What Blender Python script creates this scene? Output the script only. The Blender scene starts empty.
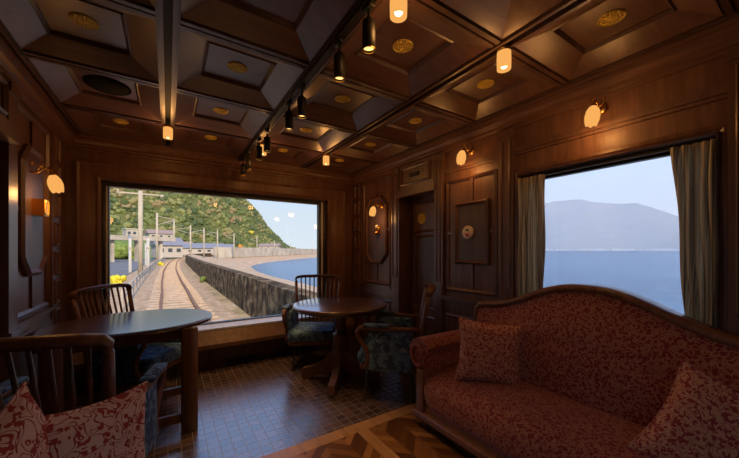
import bpy, bmesh, math, random
from mathutils import Vector, Matrix
random.seed(7)
sc = bpy.context.scene
col = sc.collection
PI = math.pi
V = Vector

# ------------------------------------------------------------------ materials
def new_mat(name):
    m = bpy.data.materials.new(name); m.use_nodes = True
    nt = m.node_tree
    return m, nt, nt.nodes['Principled BSDF']
def ramp_node(nt, stops, interp='LINEAR'):
    r = nt.nodes.new('ShaderNodeValToRGB'); r.color_ramp.interpolation = interp
    el = r.color_ramp.elements
    while len(el) < len(stops): el.new(0.5)
    for e, (p, c) in zip(el, stops):
        e.position = p; e.color = (c[0], c[1], c[2], 1)
    return r
def coords(nt, scale=(1,1,1), rot=(0,0,0), kind='Object'):
    tc = nt.nodes.new('ShaderNodeTexCoord'); mp = nt.nodes.new('ShaderNodeMapping')
    mp.inputs['Scale'].default_value = scale; mp.inputs['Rotation'].default_value = rot
    nt.links.new(tc.outputs[kind], mp.inputs['Vector'])
    return mp.outputs['Vector']
def noise(nt, vec, scale, detail=4, rough=.55, dist=0):
    n = nt.nodes.new('ShaderNodeTexNoise')
    n.inputs['Scale'].default_value = scale; n.inputs['Detail'].default_value = detail
    n.inputs['Roughness'].default_value = rough; n.inputs['Distortion'].default_value = dist
    if vec: nt.links.new(vec, n.inputs['Vector'])
    return n
def bump(nt, p, height, strength=.2, dist=.01):
    b = nt.nodes.new('ShaderNodeBump'); b.inputs['Strength'].default_value = strength
    b.inputs['Distance'].default_value = dist
    nt.links.new(height, b.inputs['Height']); nt.links.new(b.outputs['Normal'], p.inputs['Normal'])
def mixrgb(nt, fac, a, b, mode='MIX'):
    n = nt.nodes.new('ShaderNodeMix'); n.data_type = 'RGBA'; n.blend_type = mode
    for sock, val in ((n.inputs[0], fac), (n.inputs[6], a), (n.inputs[7], b)):
        if isinstance(val, (int, float)): sock.default_value = val
        elif isinstance(val, tuple): sock.default_value = (*val[:3], 1)
        else: nt.links.new(val, sock)
    return n.outputs[2]
def math_node(nt, op, a, b=None, clamp=False):
    n = nt.nodes.new('ShaderNodeMath'); n.operation = op; n.use_clamp = clamp
    for s, v in zip(n.inputs, (a, b)):
        if v is None: continue
        if isinstance(v, (int, float)): s.default_value = v
        else: nt.links.new(v, s)
    return n.outputs[0]
def plain(name, c, rough=.5, metal=0, spec=.5):
    m, nt, p = new_mat(name)
    v = coords(nt)
    n = noise(nt, v, 14, 3)
    r = ramp_node(nt, [(.3, [x*.85 for x in c]), (.7, [min(1, x*1.12) for x in c])])
    nt.links.new(n.outputs['Fac'], r.inputs['Fac']); nt.links.new(r.outputs['Color'], p.inputs['Base Color'])
    p.inputs['Roughness'].default_value = rough; p.inputs['Metallic'].default_value = metal
    p.inputs['Specular IOR Level'].default_value = spec
    return m
def wood(name, dark, light, rough=.36, grain=(26, 26, 2.2), spec=.5):
    m, nt, p = new_mat(name)
    v = coords(nt, grain)
    n = noise(nt, v, 1.0, 6, .62, .6)
    n2 = noise(nt, coords(nt), 2.2, 3)
    r = ramp_node(nt, [(.3, dark), (.72, light)])
    nt.links.new(n.outputs['Fac'], r.inputs['Fac'])
    c = mixrgb(nt, .35, r.outputs['Color'], n2.outputs['Fac'], 'SOFT_LIGHT')
    nt.links.new(c, p.inputs['Base Color'])
    rr = nt.nodes.new('ShaderNodeMapRange'); rr.inputs['To Min'].default_value = rough-.06; rr.inputs['To Max'].default_value = rough+.1
    nt.links.new(n.outputs['Fac'], rr.inputs['Value']); nt.links.new(rr.outputs['Result'], p.inputs['Roughness'])
    p.inputs['Specular IOR Level'].default_value = spec
    bump(nt, p, n.outputs['Fac'], .08, .004)
    return m
def emit(name, c, s):
    m, nt, p = new_mat(name)
    e = nt.nodes.new('ShaderNodeEmission'); e.inputs['Color'].default_value = (*c, 1); e.inputs['Strength'].default_value = s
    nt.links.new(e.outputs[0], nt.nodes['Material Output'].inputs['Surface'])
    return m
def fabric_leaf(name, ground, leaf, scale, rough=.9, cover=.60):
    m, nt, p = new_mat(name)
    v = coords(nt)
    w = noise(nt, v, scale*.55, 2, .5)
    sub = nt.nodes.new('ShaderNodeVectorMath'); sub.operation = 'SCALE'; sub.inputs['Scale'].default_value = 1.6/scale
    nt.links.new(w.outputs['Color'], sub.inputs[0])
    add = nt.nodes.new('ShaderNodeVectorMath'); add.operation = 'ADD'
    nt.links.new(v, add.inputs[0]); nt.links.new(sub.outputs[0], add.inputs[1])
    vo = nt.nodes.new('ShaderNodeTexVoronoi'); vo.inputs['Scale'].default_value = scale
    nt.links.new(add.outputs[0], vo.inputs['Vector'])
    n3 = noise(nt, v, scale*1.9, 1.5, .5, 1.0)
    leafm = math_node(nt, 'LESS_THAN', math_node(nt, 'ADD', vo.outputs['Distance'], math_node(nt, 'MULTIPLY', n3.outputs['Fac'], .55)), cover)
    n2 = noise(nt, v, scale*.5, 1, .4, .6)
    st = math_node(nt, 'SINE', math_node(nt, 'MULTIPLY', n2.outputs['Fac'], 46))
    stem = math_node(nt, 'GREATER_THAN', st, .72)
    f = math_node(nt, 'MAXIMUM', leafm, stem)
    wv = noise(nt, v, 260, 2)
    c = mixrgb(nt, f, ground, leaf)
    c = mixrgb(nt, .45, c, wv.outputs['Fac'], 'SOFT_LIGHT')
    nt.links.new(c, p.inputs['Base Color'])
    p.inputs['Roughness'].default_value = rough; p.inputs['Specular IOR Level'].default_value = .15
    p.inputs['Sheen Weight'].default_value = .15
    bump(nt, p, math_node(nt, 'ADD', wv.outputs['Fac'], math_node(nt, 'MULTIPLY', f, .5)), .25, .002)
    return m
def glass_mat(name):
    m, nt, p = new_mat(name)
    t = nt.nodes.new('ShaderNodeBsdfTransparent'); t.inputs['Color'].default_value = (.97, .985, .98, 1)
    g = nt.nodes.new('ShaderNodeBsdfGlossy'); g.inputs['Roughness'].default_value = .02
    fr = nt.nodes.new('ShaderNodeFresnel'); fr.inputs['IOR'].default_value = 1.35
    mx = nt.nodes.new('ShaderNodeMixShader')
    nt.links.new(fr.outputs[0], mx.inputs[0]); nt.links.new(t.outputs[0], mx.inputs[1]); nt.links.new(g.outputs[0], mx.inputs[2])
    nt.links.new(mx.outputs[0], nt.nodes['Material Output'].inputs['Surface'])
    return m

M = {}
M['panel'] = wood('panel_wood', (.110, .050, .032), (.235, .112, .070), .38)
M['panel_lengthwise'] = wood('panel_wood_lengthwise', (.110, .050, .032), (.235, .112, .070), .36, (26, 2.2, 26))
M['mould'] = wood('moulding_wood', (.085, .038, .025), (.195, .092, .058), .33)
M['inset'] = wood('inset_wood', (.070, .040, .030), (.150, .086, .064), .42)
M['ceil'] = wood('ceiling_wood', (.105, .048, .032), (.205, .100, .070), .34, (3, 26, 26))
M['ceil_beam'] = wood('ceiling_beam_wood', (.070, .034, .024), (.150, .080, .058), .34, (26, 2.4, 26))
for k_, (cw, cr) in dict(panel=(.28, .42), panel_lengthwise=(.35, .40), mould=(.28, .42), inset=(.25, .42), ceil=(.75, .36), ceil_beam=(.35, .42)).items():
    p_ = M[k_].node_tree.nodes['Principled BSDF']; p_.inputs['Coat Weight'].default_value = cw; p_.inputs['Coat Roughness'].default_value = cr
    p_.inputs['Coat IOR'].default_value = 1.6
    if k_ in ('panel', 'inset'): p_.inputs['Specular IOR Level'].default_value = .32
M['chair'] = wood('chair_wood', (.075, .031, .019), (.230, .105, .056), .34)
M['table'] = wood('table_wood', (.070, .030, .020), (.160, .070, .042), .28, (3, 26, 26))
M['table'].node_tree.nodes['Principled BSDF'].inputs['Coat Weight'].default_value = 1
M['table'].node_tree.nodes['Principled BSDF'].inputs['Coat Roughness'].default_value = .16
M['table_leg'] = wood('table_leg_wood', (.075, .032, .020), (.190, .085, .048), .32)
M['sofa_wood'] = wood('sofa_wood', (.110, .046, .026), (.260, .120, .062), .33, (26, 26, 3))
M['strip'] = wood('floor_strip_wood', (.230, .120, .055), (.420, .235, .115), .34, (26, 2.5, 26))
M['speaker_cloth'] = plain('speaker_cloth', (.035, .034, .034), .95, 0, .05)
M['black'] = plain('black_metal', (.012, .011, .011), .45)
M['frame'] = plain('dark_window_frame', (.030, .024, .022), .40)
M['alu'] = plain('sill_metal', (.74, .74, .76), .35)
M['leg'] = plain('dark_metal_leg', (.10, .09, .085), .30, .7)
M['brass'] = plain('brass', (.80, .46, .13), .28, 1)
M['gold'] = plain('gold_grille', (1, .72, .14), .42, .35)
M['white'] = plain('white_enamel', (.72, .62, .55), .35)
M['red'] = plain('red_enamel', (.55, .04, .03), .4)
M['green'] = plain('green_enamel', (.05, .16, .07), .4)
M['groove'] = plain('dark_groove', (.010, .007, .006), .6)
M['pane'] = glass_mat('window_glass')
M['shade'] = emit('lit_glass_shade', (1.0, .45, .11), .72)
M['bulb'] = emit('lit_bulb', (1.0, .74, .38), 5)
M['spot_lens'] = emit('lit_spot_lens', (1.0, .60, .18), 1.6)
M['sofa'] = fabric_leaf('sofa_fabric', (.44, .185, .110), (.235, .036, .036), 58, .9, .70)
M['cushion'] = fabric_leaf('sofa_cushion_fabric', (.70, .36, .21), (.38, .060, .055), 56, .9, .68)
M['floral'] = fabric_leaf('red_floral_fabric', (.800, .540, .420), (.420, .062, .048), 38)
def blue_fabric():
    m, nt, p = new_mat('blue_floral_fabric')
    v = coords(nt)
    vo = nt.nodes.new('ShaderNodeTexVoronoi'); vo.inputs['Scale'].default_value = 26
    n = noise(nt, v, 17, 3, .6, 1.2)
    r = ramp_node(nt, [(.0, (.028, .045, .095)), (.46, (.050, .085, .180)), (.54, (.15, .30, .52)), (.60, (.08, .16, .22)), (.70, (.46, .52, .64))])
    nt.links.new(n.outputs['Fac'], r.inputs['Fac'])
    nt.links.new(r.outputs['Color'], p.inputs['Base Color'])
    p.inputs['Roughness'].default_value = .8; p.inputs['Specular IOR Level'].default_value = .2
    bump(nt, p, noise(nt, v, 250, 2).outputs['Fac'], .2, .002)
    return m
M['blue'] = blue_fabric()
def tile_floor():
    m, nt, p = new_mat('small_floor_tiles')
    v = coords(nt)
    b = nt.nodes.new('ShaderNodeTexBrick'); nt.links.new(v, b.inputs['Vector'])
    b.offset = 0; b.squash = 1
    b.inputs['Scale'].default_value = 1; b.inputs['Brick Width'].default_value = .070; b.inputs['Row Height'].default_value = .070
    b.inputs['Mortar Size'].default_value = .0026; b.inputs['Mortar Smooth'].default_value = .1; b.inputs['Bias'].default_value = 0
    b.inputs['Color1'].default_value = (.045, .026, .026, 1); b.inputs['Color2'].default_value = (.120, .070, .066, 1)
    b.inputs['Mortar'].default_value = (.16, .13, .12, 1)
    nt.links.new(b.outputs['Color'], p.inputs['Base Color'])
    rr = nt.nodes.new('ShaderNodeMapRange'); rr.inputs['To Min'].default_value = .27; rr.inputs['To Max'].default_value = .75
    nt.links.new(b.outputs['Fac'], rr.inputs['Value']); nt.links.new(rr.outputs['Result'], p.inputs['Roughness'])
    p.inputs['Specular IOR Level'].default_value = 1.0; p.inputs['Coat Weight'].default_value = 1; p.inputs['Coat Roughness'].default_value = .27; p.inputs['Coat IOR'].default_value = 1.75
    inv = math_node(nt, 'SUBTRACT', 1, b.outputs['Fac'])
    bump(nt, p, inv, .5, .0015)
    return m
M['tile'] = tile_floor()
def parquet():
    # herringbone: blocks along two diagonals, chosen by a zig-zag coordinate
    m, nt, p = new_mat('herringbone_parquet')
    v = coords(nt)
    sep = nt.nodes.new('ShaderNodeSeparateXYZ'); nt.links.new(v, sep.inputs[0])
    W = .14
    tri = math_node(nt, 'PINGPONG', sep.outputs[0], W)
    band = math_node(nt, 'FLOOR', math_node(nt, 'DIVIDE', sep.outputs[0], W))
    yy = math_node(nt, 'DIVIDE', math_node(nt, 'ADD', sep.outputs[1], tri), .072)
    fl = math_node(nt, 'FLOOR', yy)
    cmb = nt.nodes.new('ShaderNodeCombineXYZ'); nt.links.new(band, cmb.inputs[0]); nt.links.new(fl, cmb.inputs[1])
    wn = nt.nodes.new('ShaderNodeTexWhiteNoise'); nt.links.new(cmb.outputs[0], wn.inputs['Vector'])
    r = ramp_node(nt, [(0, (.070, .026, .010)), (.5, (.150, .062, .022)), (1, (.300, .145, .055))])
    nt.links.new(wn.outputs['Value'], r.inputs['Fac'])
    fr = math_node(nt, 'FRACT', yy)
    edge = math_node(nt, 'LESS_THAN', fr, .05)
    g = noise(nt, coords(nt, (30, 30, 30)), 1, 5)
    c = mixrgb(nt, .4, r.outputs['Color'], g.outputs['Fac'], 'SOFT_LIGHT')
    c = mixrgb(nt, edge, c, (.02, .01, .006))
    nt.links.new(c, p.inputs['Base Color']); p.inputs['Roughness'].default_value = .32
    return m
M['parquet'] = parquet()
def curtain_mat():
    m, nt, p = new_mat('striped_curtain_cloth')
    v = coords(nt, (1, 1, 1))
    n = noise(nt, coords(nt, (6, 95, .15)), 1, 2, .6)
    r = ramp_node(nt, [(.38, (.28, .23, .16)), (.47, (.92, .83, .64)), (.53, (.38, .32, .23)), (.62, (.94, .86, .68))])
    nt.links.new(n.outputs['Fac'], r.inputs['Fac']); nt.links.new(r.outputs['Color'], p.inputs['Base Color'])
    p.inputs['Roughness'].default_value = .9; p.inputs['Specular IOR Level'].default_value = .1
    tr = nt.nodes.new('ShaderNodeBsdfTranslucent'); nt.links.new(r.outputs['Color'], tr.inputs['Color'])
    mx = nt.nodes.new('ShaderNodeMixShader'); mx.inputs[0].default_value = .60
    nt.links.new(p.outputs[0], mx.inputs[1]); nt.links.new(tr.outputs[0], mx.inputs[2])
    nt.links.new(mx.outputs[0], nt.nodes['Material Output'].inputs['Surface'])
    return m
M['curtain'] = curtain_mat()
def blotch(name, stops, scale, rough=.9, detail=6, bumpd=.05, bs=.4, voro=False, spec=.2):
    m, nt, p = new_mat(name)
    v = coords(nt)
    n = noise(nt, v, scale, detail, .6, .3)
    r = ramp_node(nt, stops)
    nt.links.new(n.outputs['Fac'], r.inputs['Fac']); c = r.outputs['Color']
    if voro:
        vo = nt.nodes.new('ShaderNodeTexVoronoi'); vo.inputs['Scale'].default_value = voro; nt.links.new(v, vo.inputs['Vector'])
        c = mixrgb(nt, .6, c, vo.outputs['Color'], 'SOFT_LIGHT')
    nt.links.new(c, p.inputs['Base Color']); p.inputs['Roughness'].default_value = rough
    p.inputs['Specular IOR Level'].default_value = spec
    bump(nt, p, n.outputs['Fac'], bs, bumpd)
    return m
M['ballast'] = blotch('gravel_ballast', [(.3, (.26, .16, .085)), (.55, (.48, .32, .185)), (.75, (.62, .45, .29))], 3, .95, 9, .08, .6)
M['earth'] = blotch('dry_ground', [(.3, (.20, .16, .07)), (.55, (.42, .30, .16)), (.75, (.55, .42, .26))], .8, .95, 8, .08, .5)
M['sleeper'] = blotch('concrete_sleeper', [(.3, (.44, .31, .20)), (.7, (.60, .45, .31))], 6)
M['rail'] = blotch('rusty_rail', [(.3, (.16, .07, .03)), (.7, (.28, .14, .07))], 4, .6)
M['oldwall'] = blotch('weathered_stone_wall', [(.36, (.020, .011, .004)), (.5, (.10, .058, .024)), (.64, (.28, .18, .085))], 2.6, .95, 8, .1, .7)
M['concrete'] = blotch('pale_concrete', [(.3, (.38, .25, .14)), (.55, (.52, .35, .21)), (.75, (.60, .43, .28))], .6, .95, 8, .03)
M['seawall'] = blotch('grey_concrete', [(.3, (.30, .26, .21)), (.6, (.52, .47, .40)), (.75, (.60, .55, .48))], .25, .95, 8, .03)
M['road'] = blotch('asphalt', [(.3, (.12, .115, .11)), (.7, (.21, .20, .19))], .5)
M['pole'] = blotch('concrete_pole', [(.3, (.40, .35, .27)), (.7, (.52, .46, .36))], 1.5)
M['post'] = plain('white_post', (.58, .56, .52), .6)
M['housewall'] = plain('pale_house_wall', (.46, .42, .38), .8)
M['houseroof'] = plain('grey_roof', (.20, .20, .23), .7)
M['brownroof'] = plain('brown_roof', (.30, .21, .17), .7)
M['housewindow'] = plain('house_window', (.06, .07, .09), .2)
M['bush'] = blotch('bush_leaves', [(.3, (.06, .11, .02)), (.6, (.20, .26, .06)), (.75, (.32, .34, .10))], 1.2, .9, 8, .1)
M['yellow'] = blotch('yellow_leaves', [(.3, (.45, .38, .03)), (.6, (.70, .60, .05)), (.75, (.80, .72, .15))], 4, .9)
M['hill'] = blotch('hill_ground', [(.3, (.05, .07, .02)), (.7, (.14, .15, .05))], .05)
def forest_mat():
    m, nt, p = new_mat('mixed_forest_leaves')
    v = coords(nt)
    vo = nt.nodes.new('ShaderNodeTexVoronoi'); vo.inputs['Scale'].default_value = .085; nt.links.new(v, vo.inputs['Vector'])
    sep = nt.nodes.new('ShaderNodeSeparateColor'); nt.links.new(vo.outputs['Color'], sep.inputs[0])
    n = noise(nt, v, .018, 3)
    f = math_node(nt, 'ADD', math_node(nt, 'MULTIPLY', sep.outputs[0], .62), math_node(nt, 'MULTIPLY', n.outputs['Fac'], .40))
    r = ramp_node(nt, [(.0, (.055, .08, .045)), (.30, (.085, .12, .055)), (.50, (.16, .19, .065)), (.66, (.25, .26, .10)), (.80, (.27, .22, .11)), (.90, (.30, .20, .12)), (.98, (.46, .25, .08))])
    nt.links.new(f, r.inputs['Fac'])
    n2 = noise(nt, v, .7, 5, .65)
    c = mixrgb(nt, .7, r.outputs['Color'], n2.outputs['Fac'], 'SOFT_LIGHT')
    nt.links.new(c, p.inputs['Base Color']); p.inputs['Roughness'].default_value = .9; p.inputs['Specular IOR Level'].default_value = .1
    bump(nt, p, n2.outputs['Fac'], .9, 1.2)
    return m
M['forest'] = forest_mat()
def sea_mat():
    m, nt, p = new_mat('calm_sea_water')
    v = coords(nt, (.05, .02, 1))
    n = noise(nt, v, 1, 4, .5)
    n2 = noise(nt, coords(nt, (.9, .35, 1)), 1, 5, .6)
    r = ramp_node(nt, [(.35, (.020, .075, .150)), (.65, (.035, .110, .200))])
    nt.links.new(n.outputs['Fac'], r.inputs['Fac']); nt.links.new(r.outputs['Color'], p.inputs['Base Color'])
    p.inputs['Roughness'].default_value = .25; p.inputs['IOR'].default_value = 1.33
    bump(nt, p, math_node(nt, 'ADD', n2.outputs['Fac'], n.outputs['Fac']), .35, .4)
    return m
M['sea'] = sea_mat()
M['mountain'] = blotch('volcano_slopes', [(.3, (.06, .07, .06)), (.55, (.12, .12, .10)), (.75, (.20, .18, .15))], .0016, .95, 8, 20, .6)
def haze_mat():
    m = bpy.data.materials.new('sea_haze'); m.use_nodes = True; nt = m.node_tree
    nt.nodes.remove(nt.nodes['Principled BSDF'])
    s = nt.nodes.new('ShaderNodeVolumeScatter'); s.inputs['Color'].default_value = (.80, .88, 1, 1)
    s.inputs['Density'].default_value = .00042
    nt.links.new(s.outputs[0], nt.nodes['Material Output'].inputs['Volume'])
    return m

# ------------------------------------------------------------------ mesh helper
class MB:
    def __init__(s): s.v = []; s.f = []; s.smooth = []
    def add(s, vs, fs, smooth=False):
        o = len(s.v); s.v += [tuple(p) for p in vs]
        s.f += [tuple(i+o for i in f) for f in fs]; s.smooth += [smooth]*len(fs)
        return s
    def box(s, x0, x1, y0, y1, z0, z1, mtx=None):
        vs = [V((x, y, z)) for z in (z0, z1) for y in (y0, y1) for x in (x0, x1)]
        if mtx: vs = [mtx @ p for p in vs]
        return s.add(vs, [(0,2,3,1), (4,5,7,6), (0,1,5,4), (2,6,7,3), (0,4,6,2), (1,3,7,5)])
    def rbox(s, x0, x1, y0, y1, z0, z1, r=.01, seg=2, mtx=None):
        bm = bmesh.new()
        bmesh.ops.create_cube(bm, size=1)
        for v in bm.verts:
            v.co = V(((x0+x1)/2+v.co.x*(x1-x0), (y0+y1)/2+v.co.y*(y1-y0), (z0+z1)/2+v.co.z*(z1-z0)))
        bmesh.ops.bevel(bm, geom=bm.edges[:], offset=r, segments=seg, affect='EDGES', profile=.5)
        bm.verts.index_update()
        vs = [(mtx @ v.co if mtx else v.co.copy()) for v in bm.verts]
        fs = [[v.index for v in f.verts] for f in bm.faces]
        bm.free()
        return s.add(vs, fs, True)
    def tube(s, pts, r, n=10, caps=True, flat=None):
        pts = [V(p) for p in pts]; rs = r if isinstance(r, (list, tuple)) else [r]*len(pts)
        rings = []; up = None
        for i, p in enumerate(pts):
            t = (pts[min(i+1, len(pts)-1)]-pts[max(i-1, 0)]).normalized()
            if up is None:
                a = V((0,0,1)) if abs(t.z) < .9 else V((0,1,0))
                up = (a-t*a.dot(t)).normalized()
            else: up = (up-t*up.dot(t)).normalized()
            b = t.cross(up)
            k = flat or (1, 1)
            rings.append([p+up*math.cos(2*PI*j/n)*rs[i]*k[0]+b*math.sin(2*PI*j/n)*rs[i]*k[1] for j in range(n)])
        vs = [q for ring in rings for q in ring]; fs = []
        for i in range(len(pts)-1):
            for j in range(n):
                fs.append((i*n+j, i*n+(j+1)%n, (i+1)*n+(j+1)%n, (i+1)*n+j))
        if caps:
            fs.append(tuple(range(n-1, -1, -1))); fs.append(tuple((len(pts)-1)*n+j for j in range(n)))
        return s.add(vs, fs, True)
    def bar(s, pts, w, h, up=(0,0,1)):          # rectangular section swept along a path
        pts = [V(p) for p in pts]; rings = []; U0 = V(up)
        for i, p in enumerate(pts):
            t = (pts[min(i+1, len(pts)-1)]-pts[max(i-1, 0)]).normalized()
            b = t.cross(U0).normalized(); u = b.cross(t)
            rings.append([p-b*w/2-u*h/2, p+b*w/2-u*h/2, p+b*w/2+u*h/2, p-b*w/2+u*h/2])
        vs = [q for r in rings for q in r]; fs = []
        for i in range(len(pts)-1):
            for j in range(4): fs.append((i*4+j, i*4+(j+1)%4, (i+1)*4+(j+1)%4, (i+1)*4+j))
        k = (len(pts)-1)*4
        fs += [(3,2,1,0), (k, k+1, k+2, k+3)]
        return s.add(vs, fs)
    def lathe(s, prof, n=20, mtx=None, caps=True):
        vs = []; fs = []
        for (r, z) in prof:
            for j in range(n):
                p = V((r*math.cos(2*PI*j/n), r*math.sin(2*PI*j/n), z)); vs.append(mtx @ p if mtx else p)
        for i in range(len(prof)-1):
            for j in range(n): fs.append((i*n+j, i*n+(j+1)%n, (i+1)*n+(j+1)%n, (i+1)*n+j))
        if caps:
            fs.append(tuple(range(n-1, -1, -1))); fs.append(tuple((len(prof)-1)*n+j for j in range(n)))
        return s.add(vs, fs, True)
    def prism(s, poly, d, mtx=None, smooth=False):   # polygon in xy extruded along +z by d
        n = len(poly)
        vs = [V((x, y, 0)) for x, y in poly]+[V((x, y, d)) for x, y in poly]
        if mtx: vs = [mtx @ p for p in vs]
        fs = [tuple(range(n-1, -1, -1)), tuple(range(n, 2*n))]
        s.add(vs, fs)
        o = len(s.v)-2*n
        for i in range(n):
            j = (i+1) % n; s.f.append((o+i, o+j, o+n+j, o+n+i)); s.smooth.append(smooth)
        return s
    def frame(s, poly, w, d, mtx=None):             # polygonal ring moulding, outline poly, width w inward, thickness d
        n = len(poly); c = V((sum(p[0] for p in poly)/n, sum(p[1] for p in poly)/n))
        inner = []; mid = []
        for i in range(n):
            a = V(poly[i-1]); b = V(poly[i]); e = V(poly[(i+1) % n])
            n1 = V((-(b-a).y, (b-a).x)).normalized(); n2 = V((-(e-b).y, (e-b).x)).normalized()
            if n1.dot(c-b) < 0: n1 = -n1
            if n2.dot(c-b) < 0: n2 = -n2
            m = (n1+n2); m = m/(1+n1.dot(n2))
            inner.append(b+m*w); mid.append(b+m*w*.45)
        rings = [[(p[0], p[1], 0) for p in poly], [(p[0], p[1], d*.6) for p in poly], [(p.x, p.y, d) for p in mid], [(p.x, p.y, d*.35) for p in inner], [(p.x, p.y, 0) for p in inner]]
        vs = [V(p) for r in rings for p in r]
        if mtx: vs = [mtx @ p for p in vs]
        fs = []
        for k in range(5):
            k2 = (k+1) % 5
            for i in range(n):
                j = (i+1) % n; fs.append((k*n+i, k*n+j, k2*n+j, k2*n+i))
        return s.add(vs, fs)
    def sphere(s, c, r, n=12, m=8, sc3=(1,1,1), mtx=None):
        c = V(c); vs = [V((0, 0, -1))]; 
        for i in range(1, m):
            a = -PI/2+PI*i/m
            for j in range(n): vs.append(V((math.cos(a)*math.cos(2*PI*j/n), math.cos(a)*math.sin(2*PI*j/n), math.sin(a))))
        vs.append(V((0, 0, 1)))
        vs = [c+V((p.x*r*sc3[0], p.y*r*sc3[1], p.z*r*sc3[2])) for p in vs]
        if mtx: vs = [mtx @ p for p in vs]
        fs = [(0, 1+(j+1) % n, 1+j) for j in range(n)]
        for i in range(m-2):
            for j in range(n): fs.append((1+i*n+j, 1+i*n+(j+1) % n, 1+(i+1)*n+(j+1) % n, 1+(i+1)*n+j))
        l = len(vs)-1; b = 1+(m-2)*n
        fs += [(b+j, b+(j+1) % n, l) for j in range(n)]
        return s.add(vs, fs, True)
    def grid(s, fn, nu, nv, smooth=True, closed_u=False):
        vs = [fn(i/nu, j/nv) for j in range(nv+1) for i in range(nu+1)]
        fs = [(j*(nu+1)+i, j*(nu+1)+i+1, (j+1)*(nu+1)+i+1, (j+1)*(nu+1)+i) for j in range(nv) for i in range(nu)]
        return s.add(vs, fs, smooth)
    def build(s, name, m, parent=None, recalc=True):
        me = bpy.data.meshes.new(name); me.from_pydata(s.v, [], s.f)
        me.polygons.foreach_set('use_smooth', s.smooth)
        me.validate()
        if recalc:
            bm = bmesh.new(); bm.from_mesh(me); bmesh.ops.recalc_face_normals(bm, faces=bm.faces[:]); bm.to_mesh(me); bm.free()
        me.materials.append(m)
        o = bpy.data.objects.new(name, me); col.objects.link(o)
        if parent: o.parent = parent
        return o
def tag(o, label=None, cat=None, group=None, kind=None):
    if label: o['label'] = label
    if cat: o['category'] = cat
    if group: o['group'] = group
    if kind: o['kind'] = kind
    return o
def empty(name, loc, rz=0, label=None, cat=None, group=None):
    o = bpy.data.objects.new(name, None); col.objects.link(o); o.empty_display_size = .1
    o.location = loc; o.rotation_euler = (0, 0, rz)
    return tag(o, label, cat, group)
def copy_tree(o, parent=None):
    c = o.copy(); col.objects.link(c)
    if parent: c.parent = parent
    for ch in [x for x in bpy.data.objects if x.parent == o]: copy_tree(ch, c)
    return c
def place(proto, first, loc, rz, label, group=None):
    o = proto if first else copy_tree(proto)
    o.location = loc; o.rotation_euler = (0, 0, rz); o['label'] = label
    if group: o['group'] = group
    return o
def struct(name, mb, m, parent=None, label=None):
    o = mb.build(name, m, parent)
    if parent is None: o['kind'] = 'structure'
    if label: o['label'] = label
    return o
def face_right(y, z, x=2.2):   # local x -> -Y(world, to the right as seen), y -> Z, z -> -X (into room)
    return Matrix(((0, 0, -1, x), (-1, 0, 0, y), (0, 1, 0, z), (0, 0, 0, 1)))
def face_left(y, z, x=-.76):   # z -> +X
    return Matrix(((0, 0, 1, x), (1, 0, 0, y), (0, 1, 0, z), (0, 0, 0, 1)))
def face_far(x, z, y=3.82):    # z -> -Y
    return Matrix(((1, 0, 0, x), (0, 0, -1, y), (0, 1, 0, z), (0, 0, 0, 1)))
def rect(w0, w1, h0, h1): return [(w0, h0), (w1, h0), (w1, h1), (w0, h1)]
def octagon(w, h, c): return [(-w, -h+c), (-w+c, -h), (w-c, -h), (w, -h+c), (w, h-c), (w-c, h), (-w+c, h), (-w, h-c)]

XR, XL, YE, YB, ZC = 2.2, -.76, 3.82, -3.4, 2.30
BW0, BW1 = -2.9, -1.6                            # opening of an unseen side window added behind the camera for daylight

# ------------------------------------------------------------------ floor
mb = MB().box(XL-.1, XR+.25, YB-.1, 1.83, -.10, 0)
struct('floor', mb, M['parquet'])
struct('floor_tiles', MB().box(XL-.1, XR+.25, 1.93, YE+.15, -.10, 0), M['tile'])
struct('trim_1', MB().box(XL, XR, 1.83, 1.93, -.02, .001), M['strip'])
struct('trim_2', MB().box(1.09, 1.17, YB, 1.83, -.02, .004), M['strip'])

# ------------------------------------------------------------------ right wall
WY0, WY1, WZ0, WZ1 = .335, 1.325, .74, 1.80     # window opening
DY0, DY1 = 2.20, 2.71                            # doorway
w = MB()
T = .12
w.box(XR, XR+T, YB, BW0, 0, 2.45).box(XR, XR+T, BW0, BW1, 0, WZ0).box(XR, XR+T, BW0, BW1, WZ1, 2.45).box(XR, XR+T, BW1, -1.35, 0, 2.45).box(XR, XR+T, -1.35, 0, 0, WZ0).box(XR, XR+T, -1.35, 0, WZ1, 2.45).box(XR, XR+T, 0, WY0, 0, 2.45).box(XR, XR+T, WY0, WY1, 0, WZ0).box(XR, XR+T, WY0, WY1, WZ1, 2.45)
w.box(XR, XR+T, WY1, DY0, 0, 2.45).box(XR, XR+T, DY0, DY1, 1.84, 2.45).box(XR, XR+T, DY1, YE+.12, 0, 2.45)
wall_r = struct('wall_right', w, M['panel'])
def fr(mb, y0, y1, z0, z1, w=.03, d=.018, x=XR):     # rectangular moulding on the right wall
    return mb.frame(rect(-y1, -y0, z0, z1), w, d, face_right(0, 0, x))
# pilasters
for (y0, y1, d) in ((2.73, 2.87, .035), (2.07, 2.18, .035), (1.36, 1.49, .03), (.16, .30, .03)):
    b = MB().box(XR-d, XR, y0, y1, .1, 2.17)
    fr(b, y0+.025, y1-.025, .95, 2.10, .014, .010, XR-d)
    b.box(XR-d-.012, XR, y0-.008, y1+.008, .70, .80); b.box(XR-d-.012, XR, y0-.008, y1+.008, 2.12, 2.17)
    b.build('pilaster', M['mould'], wall_r)
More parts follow.
